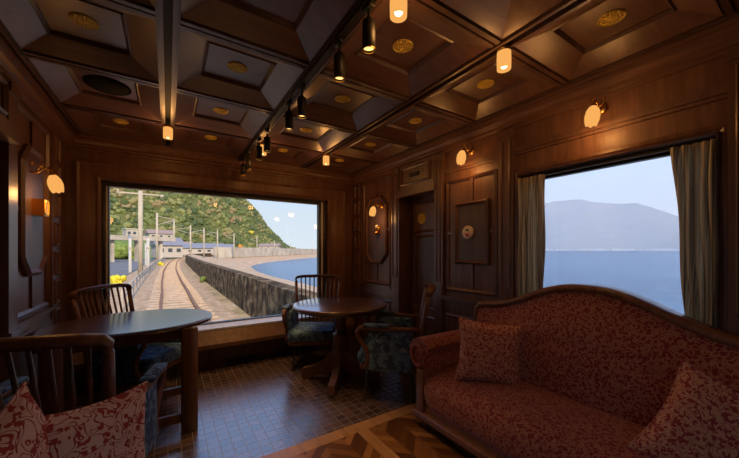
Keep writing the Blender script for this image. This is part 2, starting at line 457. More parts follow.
# octagon bay
def octagon_bay(fm, parent, w, yc):
    # fm: matrix with local x along the wall centred on the bay
    p = MB().frame(rect(-w/2, w/2, .84, 2.13), .032, .022, fm)
    p.box(-.014, .014, .84+.03, 1.09, 0, .012, fm).box(-.014, .014, 1.93, 2.10, 0, .012, fm)
    p.box(-w/2+.03, -.225, 1.485, 1.515, 0, .012, fm).box(.225, w/2-.03, 1.485, 1.515, 0, .012, fm)
    p.build('panel_moulding', M['mould'], parent)
    f2 = fm @ Matrix.Translation((0, 1.505, 0))
    MB().prism(octagon(.20, .39, .105), .016, f2).build('octagonal_panel', M['inset'], parent)
    MB().frame(octagon(.232, .42, .12), .045, .034, f2).build('octagonal_moulding', M['mould'], parent)
    q = MB().frame(rect(-w/2, w/2, .14, .66), .032, .02, fm).box(-.012, .012, .17, .63, 0, .012, fm)
    q.box(-w/2-.02, w/2+.02, .70, .735, 0, .03, fm).box(-w/2-.02, w/2+.02, .735, .80, 0, .018, fm).box(-w/2-.02, w/2+.02, .80, .825, 0, .036, fm)
    q.build('wainscot_panel', M['mould'], parent)
octagon_bay(face_right(3.21, 0), wall_r, .60, 3.21)
def square_column(fm, parent):
    c = MB().box(-.09, .09, .10, 2.17, 0, .02, fm)
    fm2 = fm @ Matrix.Translation((0, 0, .02))
    z = .16
    while z < 2.0:
        c.frame(rect(-.062, .062, z, z+.185), .022, .016, fm2); z += .225
    c.build('square_panel_column', M['mould'], parent)
square_column(face_right(3.655, 0), wall_r)
# clock bay
p = fr(MB(), 1.51, 2.05, .88, 1.90, .034, .022)
p.box(XR-.012, XR, 1.745, 1.775, .91, 1.14).box(XR-.012, XR, 1.745, 1.775, 1.66, 1.87)
p.box(XR-.012, XR, 1.93, 2.02, 1.395, 1.425).box(XR-.012, XR, 1.54, 1.59, 1.395, 1.425)
p.build('panel_moulding', M['mould'], wall_r)
MB().box(XR-.016, XR, 1.61, 1.91, 1.155, 1.65).build('inset_panel', M['inset'], wall_r)
fr(MB(), 1.585, 1.935, 1.13, 1.675, .036, .036).build('panel_moulding', M['mould'], wall_r)
# wainscot behind the sofa
q = MB().box(XR-.05, XR, WY1+.03, 2.07, .795, .83).box(XR-.03, XR, YB, 2.07, .72, .795).box(XR-.02, XR, YB, 2.06, .10, .72)
for y0, y1 in ((1.40, 2.03), (.70, 1.33), (0, .63), (-.7, -.07)): fr(q, y0, y1, .16, .67, .03, .018, XR-.02)
q.build('wainscot_panel', M['mould'], wall_r)
# mouldings above
m3 = MB().box(XR-.026, XR, YB, 2.07, 1.985, 2.012).box(XR-.014, XR, YB, 2.07, 1.965, 1.985).box(XR-.016, XR, YB, 2.07, 2.012, 2.03)
m3.build('picture_rail', M['mould'], wall_r)
# door surround
d = MB().box(XR-.055, XR, 2.16, 2.75, 1.835, 1.885).box(XR-.04, XR, 2.17, 2.74, 1.885, 1.93)
d.box(XR-.03, XR, 2.19, 2.72, 1.93, 2.17)
fr(d, 2.23, 2.69, 1.955, 2.145, .026, .022, XR-.03)
d.build('door_head', M['mould'], wall_r)
MB().rbox(XR-.045, XR-.03, 2.40, 2.54, 2.03, 2.07, .005).build('plate', M['groove'], wall_r)
# the door itself
d = MB().box(XR+.13, XR+.17, DY0, DY1, 0, 1.84)
door = struct('door_1', d, M['panel'])
e = fr(MB(), DY0+.05, DY1-.05, 1.45, 1.78, .026, .018, XR+.13)
fr(e, DY0+.05, DY1-.05, .62, 1.42, .026, .018, XR+.13); fr(e, DY0+.05, DY1-.05, .12, .55, .026, .018, XR+.13)
e.build('panel_moulding', M['mould'], door)
MB().box(XR+.125, XR+.13, DY0+.08, DY1-.08, .65, 1.39).build('door_panel', M['inset'], door)
MB().box(XR+T, XR+.18, DY0-.03, DY0, 0, 1.87).box(XR+T, XR+.18, DY1, DY1+.03, 0, 1.87).box(XR+T, XR+.18, DY0-.03, DY1+.03, 1.84, 1.87).build('door_jamb', M['mould'], door)
# window 2 (right wall)
wf = MB()
for a, b_, c0, c1 in ((WY0, WY0+.03, WZ0, WZ1), (WY1-.03, WY1, WZ0, WZ1), (WY0+.03, WY1-.03, WZ1-.035, WZ1), (WY0+.03, WY1-.03, WZ0, WZ0+.03)):
    wf.box(XR+.06, XR+.10, a, b_, c0, c1)
win2 = struct('window_2', wf, M['frame'])
MB().box(XR+.075, XR+.083, WY0+.03, WY1-.03, WZ0+.03, WZ1-.035).build('window_pane', M['pane'], win2)
cs = MB().frame(rect(-WY1-.045, -WY0+.045, WZ0-.03, WZ1+.05), .048, .022, face_right(0, 0))
cs.frame(rect(-WY1-.012, -WY0+.012, WZ0-.012, WZ1+.012), .014, .034, face_right(0, 0))
cs.build('window_casing', M['mould'], win2)
MB().box(XR-.06, XR+.06, WY0-.03, WY1+.03, WZ0-.03, WZ0).build('window_sill', M['mould'], win2)
MB().box(XR+.010, XR+.035, WY0+.01, WY1-.01, WZ1-.022, WZ1).build('curtain_rail', M['black'], win2)

# ------------------------------------------------------------------ left wall
LD0, LD1 = 1.95, 2.46
w = MB().box(XL-T, XL, YB, -1.35, 0, 2.45).box(XL-T, XL, -1.35, 0, 0, WZ0).box(XL-T, XL, -1.35, 0, WZ1, 2.45).box(XL-T, XL, 0, LD0, 0, 2.45).box(XL-T, XL, LD0, LD1, 1.84, 2.45).box(XL-T, XL, LD1, YE+.12, 0, 2.45)
wall_l = struct('wall_left', w, M['panel'])
octagon_bay(face_left(2.93, 0), wall_l, .62, 2.93)
square_column(face_left(3.40, 0), wall_l)
for y0, y1 in ((2.48, 2.60), (1.80, 1.93)):
    b = MB().box(XL, XL+.035, y0, y1, .1, 2.17)
    b.box(XL, XL+.047, y0-.006, y1+.006, .70, .80).box(XL, XL+.047, y0-.006, y1+.006, 2.12, 2.17)
    b.build('pilaster', M['mould'], wall_l)
d = MB().box(XL, XL+.075, 1.92, 2.50, 1.835, 1.885).box(XL, XL+.055, 1.93, 2.49, 1.885, 1.94).box(XL, XL+.03, 1.95, 2.47, 1.94, 2.17)
d.frame(rect(1.99, 2.43, 1.965, 2.145), .026, .022, face_left(0, 0, XL+.03))
d.build('door_head', M['mould'], wall_l)
door2 = struct('door_2', MB().box(XL-.17, XL-.13, LD0, LD1, 0, 1.84), M['panel'])
MB().frame(rect(LD0+.05, LD1-.05, 1.45, 1.78), .026, .018, face_left(0, 0, XL-.13)).frame(rect(LD0+.05, LD1-.05, .62, 1.42), .026, .018, face_left(0, 0, XL-.13)).build('panel_moulding', M['mould'], door2)
MB().box(XL-.18, XL-T, LD0-.03, LD0, 0, 1.87).box(XL-.18, XL-T, LD1, LD1+.03, 0, 1.87).box(XL-.18, XL-T, LD0-.03, LD1+.03, 1.84, 1.87).build('door_jamb', M['mould'], door2)

# ------------------------------------------------------------------ far wall and its window
FX0, FX1, FZ0, FZ1 = -.475, 1.70, .44, 1.868
w = MB().box(XL-T, FX0-.05, YE, YE+.12, -.1, 2.45).box(FX1+.10, XR+T, YE, YE+.12, -.1, 2.45)
w.box(FX0-.05, FX1+.10, YE, YE+.12, FZ1+.045, 2.45).box(FX0-.05, FX1+.10, YE, YE+.12, -.1, FZ0-.04)
wall_f = struct('wall_far', w, M['panel'])
cs = MB()
for (x0, x1, z0, z1) in ((-.70, FX0-.05, .42, 2.07), (FX1+.10, 2.06, .42, 2.07), (FX0-.05, FX1+.10, FZ1+.045, 2.07)):
    cs.box(x0, x1, YE-.035, YE, z0, z1)
cs.frame(rect(FX0-.085, FX1+.135, .37, FZ1+.085), .035, .018, face_far(0, 0, YE-.035))
cs.frame(rect(-.70, 2.06, .37, 2.07), .03, .014, face_far(0, 0, YE-.035))
cs.build('window_surround', M['panel'], wall_f)
MB().box(XL, XR, YE-.10, YE, .0, .06).box(XL, XR, YE-.08, YE, .06, .245).build('skirting', M['mould'], wall_f)
wf = MB()
wf.box(FX0-.05, FX0, YE+.04, YE+.11, FZ0-.04, FZ1+.045).box(FX1, FX1+.03, YE+.04, YE+.11, FZ0-.04, FZ1+.045)
wf.box(FX0, FX1, YE+.04, YE+.11, FZ1, FZ1+.045).box(FX0, FX1, YE+.04, YE+.11, FZ0-.04, FZ0)
wf.box(FX1+.055, FX1+.10, YE+.02, YE+.11, FZ0-.04, FZ1+.045)
win1 = struct('window_1', wf, M['frame'])
MB().box(FX1+.03, FX1+.055, YE+.035, YE+.11, FZ0-.04, FZ1+.045).box(FX0-.022, FX0-.010, YE+.034, YE+.04, FZ0, FZ1).build('metal_strip', M['alu'], win1)
MB().box(FX0, FX1, YE+.070, YE+.078, FZ0, FZ1).build('window_pane', M['pane'], win1)
MB().box(FX0-.05, FX1+.10, YE-.20, YE+.04, FZ0-.030, FZ0-.010).build('sill_strip', M['alu'], win1)
MB().prism([(YE-.01, .409), (YE-.195, .409), (YE-.285, .285), (YE-.285, .245), (YE-.01, .245)], 2.76, Matrix(((0, 0, 1, -.70), (1, 0, 0, 0), (0, 1, 0, 0), (0, 0, 0, 1)))).build('window_sill', M['panel'], win1)
struct('added_wall_back', MB().box(XL-T, XR+T, YB-.12, YB, 0, 2.45), M['panel'])  # unseen closing wall added behind the camera to stop light leaking in
struct('trim_3', MB().box(.55, .85, YE-.115, YE-.10, .015, .05), M['black'])

for nm, x0, x1, BW0, BW1 in (('added_window_3', XR+.06, XR+.10, BW0, BW1), ('added_window_4', XR+.06, XR+.10, -1.35, 0), ('added_window_5', XL-.10, XL-.06, -1.35, 0)):  # unseen side windows, added behind the camera to let more daylight in
    wf = MB()
    ym = (BW0+BW1)/2
    for a, b_, c0, c1 in ((BW0, BW0+.03, WZ0, WZ1), (BW1-.03, BW1, WZ0, WZ1), (ym-.03, ym+.03, WZ0+.03, WZ1-.035), (BW0+.03, BW1-.03, WZ1-.035, WZ1), (BW0+.03, BW1-.03, WZ0, WZ0+.03)):
        wf.box(x0, x1, a, b_, c0, c1)
    o = struct(nm, wf, M['frame'])
    xm = (x0+x1)/2
    MB().box(xm-.004, xm+.004, BW0+.03, ym-.03, WZ0+.03, WZ1-.035).box(xm-.004, xm+.004, ym+.03, BW1-.03, WZ0+.03, WZ1-.035).build('window_pane', M['pane'], o)
# ------------------------------------------------------------------ cornices
prof = [(0, 2.165), (.018, 2.165), (.018, 2.185), (.034, 2.192), (.034, 2.215), (.05, 2.222), (.062, 2.245), (.062, 2.27), (.08, 2.27), (.08, 2.31), (0, 2.31)]
def cornice(name, mtx, length):
    c = MB(); n = len(prof)
    vs = [mtx @ V((t, b, a)) for t in (0, length) for a, b in prof]
    c.add(vs, [(i, (i+1) % n, n+(i+1) % n, n+i) for i in range(n)])
    return struct(name, c, M['panel_lengthwise'])
cornice('trim_4', Matrix(((0, 0, -1, XR), (1, 0, 0, YB), (0, 1, 0, 0), (0, 0, 0, 1))), YE-YB)
cornice('trim_5', Matrix(((0, 0, 1, XL), (1, 0, 0, YB), (0, 1, 0, 0), (0, 0, 0, 1))), YE-YB)
cornice('trim_6', Matrix(((1, 0, 0, XL), (0, 0, -1, YE), (0, 1, 0, 0), (0, 0, 0, 1))), XR-XL)

# ------------------------------------------------------------------ coffered ceiling
GX = [-.685, 0.0, .71, 1.44, 2.13]
GY = [-3.25, -2.55, -1.85, -1.15, -.44, .26, .97, 1.67, 2.375, 3.08, 3.765]
ceil = struct('ceiling', MB().box(XL-T, XR+T, YB-.12, YE+.12, 2.40, 2.47), M['ceil'])
BW, CW = .036, .030
for i, x in enumerate(GX):
    b = MB().box(x-BW, x-.018, YB, YE, ZC-.012, 2.345).box(x+.018, x+BW, YB, YE, ZC-.012, 2.345)
    b.box(x-BW-.012, x-BW, YB, YE, ZC+.006, 2.34).box(x+BW, x+BW+.012, YB, YE, ZC+.006, 2.34)
    o = b.build('lengthwise_beam', M['ceil_beam'], ceil)
    MB().box(x-.018, x+.018, YB, YE, ZC+.028, 2.34).build('beam_groove', M['groove'], o)
for j, y in enumerate(GY):
    for i in range(4):
        x0, x1 = GX[i]+BW+.012, GX[i+1]-BW-.012
        b = MB().box(x0, x1, y-CW, y-.006, ZC-.010, 2.345).box(x0, x1, y+.006, y+CW, ZC-.010, 2.345).box(x0, x1, y-.006, y+.006, ZC+.004, 2.34)
        b.box(x0, x1, y-CW-.010, y-CW, ZC+.008, 2.34).box(x0, x1, y+CW, y+CW+.010, ZC+.008, 2.34)
        b.build('cross_beam', M['ceil_beam'], ceil)
ZP = 2.368
for i in range(4):
    for j in range(10):
        x0, x1, y0, y1 = GX[i]+BW+.012, GX[i+1]-BW-.012, GY[j]+CW+.01, GY[j+1]-CW-.01
        s = .125
        a = [(x0, y0), (x1, y0), (x1, y1), (x0, y1)]; c = [(x0+s, y0+s), (x1-s, y0+s), (x1-s, y1-s), (x0+s, y1-s)]
        mb = MB()
        mb.add([(*p, 2.300) for p in a]+[(*p, ZP-.012) for p in c], [(k, (k+1) % 4, 4+(k+1) % 4, 4+k) for k in range(4)])
        mb.add([(*p, ZP) for p in c], [(0, 1, 2, 3)])
        o = mb.build('coffer', M['ceil'], ceil, recalc=False)
        mm = Matrix(((1, 0, 0, 0), (0, 1, 0, 0), (0, 0, -1, ZP+.004), (0, 0, 0, 1)))
        MB().frame(rect(x0+s-.006, x1-s+.006, y0+s-.006, y1-s+.006), .022, .024, mm).build('coffer_moulding', M['ceil_beam'], o)
# gold rosette grilles
def rosette():
    r = empty('ceiling_vent', (0, 0, 0), 0, '-', 'vent grille', 'gold rosette grilles of the ceiling')
    k = MB().frame([(.056*math.cos(2*PI*(i+.5)/16), .056*math.sin(2*PI*(i+.5)/16)) for i in range(16)], .006, .006)
    k.frame([(.026*math.cos(2*PI*i/12), .026*math.sin(2*PI*i/12)) for i in range(12)], .004, .006)
    for i in range(8):
        a = 2*PI*i/8
        k.box(.008, .050, -.0028, .0028, 0, .005, Matrix.Rotation(a, 4, 'Z'))
        k.lathe([(.0075, 0), (.0075, .005)], 8, Matrix.Translation((.038*math.cos(a+PI/8), .038*math.sin(a+PI/8), 0)))
    k.lathe([(.008, 0), (.008, .007), (.004, .009)], 10)
    k.build('grille', M['gold'], r)
    MB().lathe([(.050, -.004), (.050, .0005)], 16).build('backing', M['brass'], r)
    return r
ros = rosette(); first = True
row_words = ['nearest row', 'second row away', 'third row away', 'row before the last', 'farthest row']
col_words = ['leftmost column', 'just left of the spotlight track', 'just right of the spotlight track', 'rightmost column']
vents = []
for i in range(4):
    for j in range(5, 10):
        if (i, j) == (0, 8): continue
        cx_, cy_ = (GX[i]+GX[i+1])/2, (GY[j]+GY[j+1])/2
        d_ = cx_*.545+cy_*.8384; u_ = (cx_*.8384-cy_*.545)/d_; vv = 250.5-310*(2.36-1.25)/d_
        if not (-40 < 369.5+310*u_ < 780 and -25 < vv): continue
        o = ros if first else copy_tree(ros); first = False
        o.location = (cx_, cy_, ZP-.0005); o.rotation_euler = (PI, 0, .2)
        o['label'] = 'gold ceiling rosette, %s, %s' % (col_words[i], row_words[j-5])
sp = empty('ceiling_speaker', ((GX[0]+GX[1])/2, (GY[8]+GY[9])/2, ZP), 0, 'round dark speaker grille in the ceiling coffer above the left panel', 'speaker')
MB().lathe([(.118, -.008), (.118, 0)], 32).build('grille', M['speaker_cloth'], sp)
MB().lathe([(.128, -.004), (.128, 0), (.118, 0), (.118, -.011)], 32, caps=False).build('rim', M['frame'], sp)

# ------------------------------------------------------------------ lamps
def light(name, loc, energy, parent, radius=.05):
    l = bpy.data.lights.new(name, 'POINT'); l.energy = energy; l.color = (1, .44, .12); l.shadow_soft_size = radius
    o = bpy.data.objects.new(name, l); col.objects.link(o); o.location = loc; o.parent = parent
    return o
LAMP_W = 1.7
def ceiling_lamp():
    r = empty('ceiling_lamp', (0, 0, 0), 0, '-', 'ceiling lamp', 'amber glass ceiling lamps')
    MB().lathe([(.034, 0), (.034, -.008), (.022, -.016), (.022, -.022)], 20).build('ceiling_rose', M['brass'], r)
    MB().lathe([(.024, -.014), (.034, -.018), (.035, -.06), (.034, -.105), (.031, -.105), (.032, -.06), (.030, -.022)], 20, caps=False).build('lamp_shade', M['shade'], r)
    MB().sphere((0, 0, -.082), .018).build('bulb', M['bulb'], r)
    light('bulb_light', (0, 0, -.130), LAMP_W, r)
    return r
cl = ceiling_lamp(); first = True
for (x, y, lab) in ((0, 3.08, 'amber cylinder ceiling lamp above the left end of the far window'),
                    (.775, 3.10, 'amber cylinder ceiling lamp beside the far end of the spotlight track'),
                    (1.44, 3.08, 'amber cylinder ceiling lamp above the right end of the far window'),
                    (.772, .975, 'amber cylinder ceiling lamp at the top edge of the photo beside the track'),
                    (1.452, .962, 'amber cylinder ceiling lamp in front of the upper right wall, between two tulip sconces')):
    place(cl, first, (x, y, ZC-.012), 0, lab); first = False
def sconce():
    # origin on the wall, facing +Y
    r = empty('wall_sconce', (0, 0, 0), 0, '-', 'wall lamp', 'tulip wall sconces')
    MB().lathe([(.032, 0), (.030, .010), (.014, .016)], 16, Matrix.Rotation(-PI/2, 4, 'X')).build('wall_plate', M['brass'], r)
    a = [(0, .012, 0), (0, .03, -.012), (0, .052, -.005), (0, .07, .018), (0, .092, .028), (0, .112, .016), (0, .118, -.012)]
    k = MB().tube(a, .0062, 8); k.tube([(0, .05, -.006), (-.022, .045, .014), (-.030, .05, .035), (-.018, .052, .042)], .004, 6)
    k.tube([(0, .07, .018), (.018, .075, .04), (.008, .08, .055)], .004, 6)
    k.build('bracket', M['brass'], r)
    tilt = Matrix.Translation((0, .118, -.012)) @ Matrix.Rotation(.22, 4, 'X')
    prof = [(.012, 0), (.022, -.010), (.034, -.034), (.039, -.062), (.036, -.094), (.029, -.116)]
    sh = MB(); n = 24; vs = []; fs = []
    for (rr, z) in prof:
        for j in range(n):
            wv = 1+.05*math.cos(6*2*PI*j/n)*(-z/.1); zz = z*(1+.04*math.cos(6*2*PI*j/n)*(1 if z < -.1 else 0))
            vs.append(tilt @ V((rr*wv*math.cos(2*PI*j/n), rr*wv*math.sin(2*PI*j/n), zz)))
    for i in range(len(prof)-1):
        for j in range(n): fs.append((i*n+j, i*n+(j+1) % n, (i+1)*n+(j+1) % n, (i+1)*n+j))
    sh.add(vs, fs, True); sh.build('tulip_shade', M['shade'], r)
    MB().lathe([(.016, .006), (.018, -.006), (.014, -.012)], 14, tilt).build('shade_holder', M['brass'], r)
    MB().sphere((0, 0, -.070), .018, mtx=tilt).build('bulb', M['bulb'], r)
    light('bulb_light', tilt @ V((0, 0, -.135)), LAMP_W, r)
    return r
sn = sconce(); first = True
for (loc, rz, lab) in (((XR, .805, 2.105), PI/2, 'lit tulip wall sconce above the right window'),
                       ((XR, 1.765, 2.105), PI/2, 'lit tulip wall sconce above the panel with the round white plaque'),
                       ((XR-.02, 3.08, 1.79), PI/2, 'lit tulip wall sconce on the octagonal panel by the door'),
                       ((XL, 2.87, 1.765), -PI/2, 'lit tulip wall sconce on the left wall beside the far window')):
    place(sn, first, loc, rz, lab); first = False

# spotlight track
tr = empty('light_track', (.692, 2.3, 2.288), 0, 'long black spotlight track running along the ceiling beam', 'lighting track')
MB().box(-.013, .013, -1.75, 1.45, -.026, 0).build('rail', M['black'], tr)
MB().tube([(-.02, 1.45, -.03), (-.026, .4, -.034), (-.02, -.6, -.032), (-.026, -1.75, -.03)], .0035, 6).build('cable', M['black'], tr)
def spot():
    r = empty('track_spotlight', (0, 0, 0), 0, '-', 'spotlight', 'black spotlights on the ceiling track')
    MB().rbox(-.014, .014, -.03, .03, -.022, 0, .004).build('adapter', M['black'], r)
    MB().tube([(0, 0, -.02), (0, 0, -.07)], .006, 8).tube([(0, 0, -.052), (0, 0, -.07)], .010, 8).build('stem', M['black'], r)
    MB().lathe([(.012, -.066), (.027, -.072), (.028, -.10), (.028, -.185), (.025, -.187), (.024, -.170)], 20, caps=False).lathe([(.012, -.066), (.012, -.0665)], 20).build('lamp_housing', M['black'], r)
    MB().lathe([(.0245, -.172), (.0245, -.176), (.010, -.179)], 18).build('lens', M['spot_lens'], r)
    MB().frame([(.0275*math.cos(2*PI*i/18), .0275*math.sin(2*PI*i/18)) for i in range(18)], .005, .004, Matrix.Translation((0, 0, -.189))).build('bezel', M['brass'], r)
    l = bpy.data.lights.new('spot_beam', 'SPOT'); l.energy = 14; l.color = (1, .55, .2); l.spot_size = 1.0; l.spot_blend = .6; l.shadow_soft_size = .02
    o = bpy.data.objects.new('spot_beam', l); col.objects.link(o); o.parent = r; o.location = (0, 0, -.195)
    return r
st = spot(); first = True
nth = ['nearest the camera', 'second from the camera', 'third from the camera', 'fourth from the camera', 'fourth from the far end', 'third from the far end', 'second from the far end', 'last at the far end']
for y, nn in zip((1.07, 1.33, 1.83, 2.07, 2.63, 2.90, 3.32, 3.60), nth):
    place(st, first, (.692, y, 2.262), 0, 'black cylinder spotlight on the ceiling track, '+nn); first = False

# ------------------------------------------------------------------ wall fittings
pl = empty('wall_plaque', (XR-.016, 1.783, 1.405), 0, 'round white wall plaque with red and green emblem on dark panel', 'plaque')
FR = face_right(0, 0, 0)
MB().lathe([(.058, 0), (.060, .012), (.050, .022), (.0, .024)], 28, FR).build('disc', M['white'], pl)
g = MB()
for a, ln in ((.5, .024), (1.5, .026), (2.5, .022)):
    g.sphere((math.cos(a)*ln*.5, .016+math.sin(a)*ln*.35, .024), ln*.5, 10, 6, (1, .55, .15), FR)
g.build('leaf_emblem', M['green'], pl)
g = MB()
for x, y, r_ in ((-.008, -.014, .012), (.012, -.018, .011), (.002, -.030, .009), (.022, .002, .007)): g.sphere((x, y, .023), r_, 10, 6, (1, 1, .3), FR)
g.tube([FR @ V((-.045, -.004, .022)), FR @ V((-.012, -.006, .025))], .002, 6)
g.build('fruit_emblem', M['red'], pl)
bk = empty('brass_ornament', (XR-.016, 3.15, 1.52), 0, 'small brass ornament with white centre below the sconce by the door', 'ornament')
MB().lathe([(.035, 0), (.033, .01), (.012, .03)], 16, FR).sphere((0, -.055, .03), .026, 12, 8, (1, 1, 1), FR).build('brass_body', M['brass'], bk)
MB().sphere((0, .022, .03), .028, 12, 8, (1, 1, .8), FR).build('white_knob', M['white'], bk)
rd = empty('door_rosette', (XR+.13, 2.53, 1.60), 0, 'round gold rosette on the upper panel of the dark door', 'door ornament')
k = MB().frame([(.062*math.cos(2*PI*i/20), .062*math.sin(2*PI*i/20)) for i in range(20)], .014, .010, FR)
for i in range(6): k.sphere((.032*math.cos(i*PI/3), .032*math.sin(i*PI/3), .003), .016, 10, 6, (1, 1, .35), FR)
k.sphere((0, 0, .004), .013, 10, 6, (1, 1, .5), FR)
k.build('petals', M['gold'], rd)
MB().lathe([(.054, 0), (.054, .003)], 20, FR).build('backing', M['brass'], rd)
FL = face_left(0, 0, 0)
bx = empty('brass_box', (XL+.016, 2.93, 1.535), 0, 'square brass box fixed in the middle of the left octagonal panel', 'brass box')
MB().box(-.045, .045, -.055, .055, 0, .06, FL).build('housing', M['brass'], bx)
MB().frame(octagon(.040, .050, .016), .012, .006, FL @ Matrix.Translation((0, 0, .06))).build('rim', M['gold'], bx)
hk = empty('brass_hook', (XL+.016, 2.89, 1.82), 0, 'small brass hook at the top of the left octagonal panel', 'hook')
MB().lathe([(.014, 0), (.012, .008)], 12, FL).tube([(.006, 0, 0), (.03, .02, -.01), (.05, .05, -.015), (.045, .10, -.02), (.05, .13, 0)], .005, 8).sphere((.05, .13, 0), .009).build('hook', M['brass'], hk)

# ------------------------------------------------------------------ curtains
def curtain(name, y0t, y1t, y0b, y1b, label):
    c = MB()
    def fn(u, v):
        s = 1-v
        k = s
        yy = (y0t+(y1t-y0t)*u)*(1-k)+(y0b+(y1b-y0b)*u)*k
        return V((XR-.028+.016*math.sin(u*2*PI*5+.4*v*3)+.007*math.sin(u*23+v*2), yy+.006*math.sin(v*9+u*5), .765+(1.775-.765)*v))
    c.grid(fn, 70, 24)
    o = c.build(name, M['curtain'], None, recalc=False)
    mod = o.modifiers.new('thickness', 'SOLIDIFY'); mod.thickness = .004
    return tag(o, label, 'curtain', 'cream striped window curtains')
curtain('curtain', .326, .490, .326, .425, 'cream striped curtain at the right edge of the right window')
curtain('curtain', 1.135, 1.318, 1.145, 1.318, 'cream striped curtain at the left edge of the right window, beside the plaque panel')

# ------------------------------------------------------------------ tables
t = empty('round_table', (1.40, 2.67, 0), 0, 'round dark wood pedestal table by the far window, right', 'table')
MB().lathe([(.430, .708), (.446, .716), (.450, .728), (.446, .738), (.436, .740)], 64).build('tabletop', M['table'], t)
MB().lathe([(.40, .685), (.40, .7085)], 48).build('apron', M['table_leg'], t)
MB().lathe([(.10, .685), (.10, .67), (.055, .65), (.05, .50), (.052, .46), (.075, .45), (.078, .43), (.070, .42), (.078, .40), (.078, .16), (.07, .10)], 8).build('pedestal', M['table_leg'], t)
for k in range(4):
    a = math.radians(50+90*k)
    mt = Matrix.Rotation(a, 4, 'Z') @ Matrix(((1, 0, 0, 0), (0, 0, -1, .03), (0, 1, 0, 0), (0, 0, 0, 1)))
    MB().prism([(.05, .09), (.05, .29), (.10, .27), (.19, .17), (.28, .125), (.375, .10), (.385, .03), (.37, 0), (.30, 0), (.28, .03)], .06, mt).build('leg', M['table_leg'], t)
TX, TY = -.20, 2.84
t = empty('oval_table', (TX, TY, 0), 0, 'oval wood table at the left wall with a dark shiny top', 'table')
def sell(a, b, n=64, e=2.25): return [(a*math.copysign(abs(math.cos(2*PI*i/n))**(2/e), math.cos(2*PI*i/n)), b*math.copysign(abs(math.sin(2*PI*i/n))**(2/e), math.sin(2*PI*i/n))) for i in range(n)]
tp = MB().prism(sell(.50, .43), .020, Matrix.Translation((0, 0, .716)), True)
tp.prism(sell(.485, .415), .004, Matrix.Translation((0, 0, .736)), True)
tp.build('tabletop', M['table'], t)
MB().box(-.30, .34, -.345, -.31, .64, .716).build('apron', M['table_leg'], t)
for x in (.325, -.36): MB().rbox(x-.05, x+.05, -.385, -.335, 0, .716, .006, 1).build('leg', M['table_leg'], t)
MB().box(-.31, .275, -.372, -.347, .27, .32).build('stretcher', M['table_leg'], t)
MB().box(-.31, .275, -.375, -.350, .08, .14).build('stretcher', M['table_leg'], t)
MB().box(-.515, -.40, -.14, .14, .62, .716).build('wall_cleat', M['table_leg'], t)

# ------------------------------------------------------------------ armchairs
def make_chair():
    r = empty('armchair', (0, 0, 0), 0, '-', 'armchair', 'spindle back armchairs with blue floral seats')
    # seat cushion: domed rounded box
    s = MB()
    def dome(u, v):
        a, b = u*2-1, v*2-1
        return a, b
    s.rbox(-.245, .245, -.215, .26, .31, .425, .045, 4)
    s.sphere((0, .02, .415), 1, 20, 10, (.205, .205, .022))
    s.build('seat', M['blue'], r)
    MB().rbox(-.235, .235, -.205, .235, .27, .325, .012).build('seat_frame', M['chair'], r)
    for sx in (-1, 1):
        for sy in (-1, 1):
            MB().tube([(sx*.17, sy*.17, .29), (sx*.185, sy*.185, .15), (sx*.20, sy*.20, 0)], [.012, .010, .008], 8).build('leg', M['leg'], r)
    # back
    rail = [(-.262, -.322, .880), (-.268, -.328, .912), (-.250, -.336, .930), (-.18, -.350, .938), (0, -.362, .942), (.18, -.350, .938), (.250, -.336, .930), (.268, -.328, .912), (.262, -.322, .880)]
    MB().tube(rail, [.016, .019, .022, .025, .026, .025, .022, .019, .016], 12, True, (1.45, .65)).build('top_rail', M['chair'], r)
    for sx in (-1, 1):
        MB().tube([(sx*.232, -.205, .26), (sx*.238, -.235, .45), (sx*.25, -.28, .68), (sx*.262, -.322, .885)], [.021, .020, .018, .017], 10).build('back_post', M['chair'], r)
    for k in range(9):
        a = (k-4)/4
        MB().tube([(a*.175, -.205, .36), (a*.185, -.262-.012*(1-a*a), .62), (a*.205, -.330-.026*(1-a*a), .925)], [.0075, .0085, .0075], 8).build('spindle', M['chair'], r)
    for sx in (-1, 1):
        arm = [(sx*.245, -.265, .615), (sx*.272, -.15, .622), (sx*.285, .02, .622), (sx*.282, .17, .632), (sx*.278, .225, .625), (sx*.276, .250, .590), (sx*.274, .235, .54), (sx*.268, .185, .47), (sx*.262, .155, .40), (sx*.262, .165, .34), (sx*.262, .19, .295)]
        ar = MB().tube(arm, [.018, .019, .021, .022, .021, .019, .019, .019, .019, .018, .014], 10, True, (1, 1.1)).build('armrest', M['chair'], r)
        MB().rbox(sx*.284-.032, sx*.284+.032, -.02, .20, .638, .662, .011, 3).build('arm_pad', M['blue'], ar)
        MB().rbox(sx*.252-.030, sx*.252+.030, -.20, .165, .270, .612, .029, 4).build('side_panel', M['blue'], r)
    return r
ch = make_chair()
def chair_rz(fx, fy): return math.atan2(-fx, fy)
first = True
for (x, y, f, lab) in ((-.185, 3.20, (.82, -.57), 'spindle back armchair in the far left corner behind the oval table'),
                       (1.355, 3.20, (-.50, -.838), 'armchair in front of the far window behind the round table'),
                       (1.655, 2.205, (-.75, .66), 'blue floral armchair seen from the side between round table and sofa'),
                       (-.355, 1.845, (.25, .97), 'near armchair with its back to the camera behind the red floral pillows')):
    place(ch, first, (x, y, 0), chair_rz(*f), lab); first = False

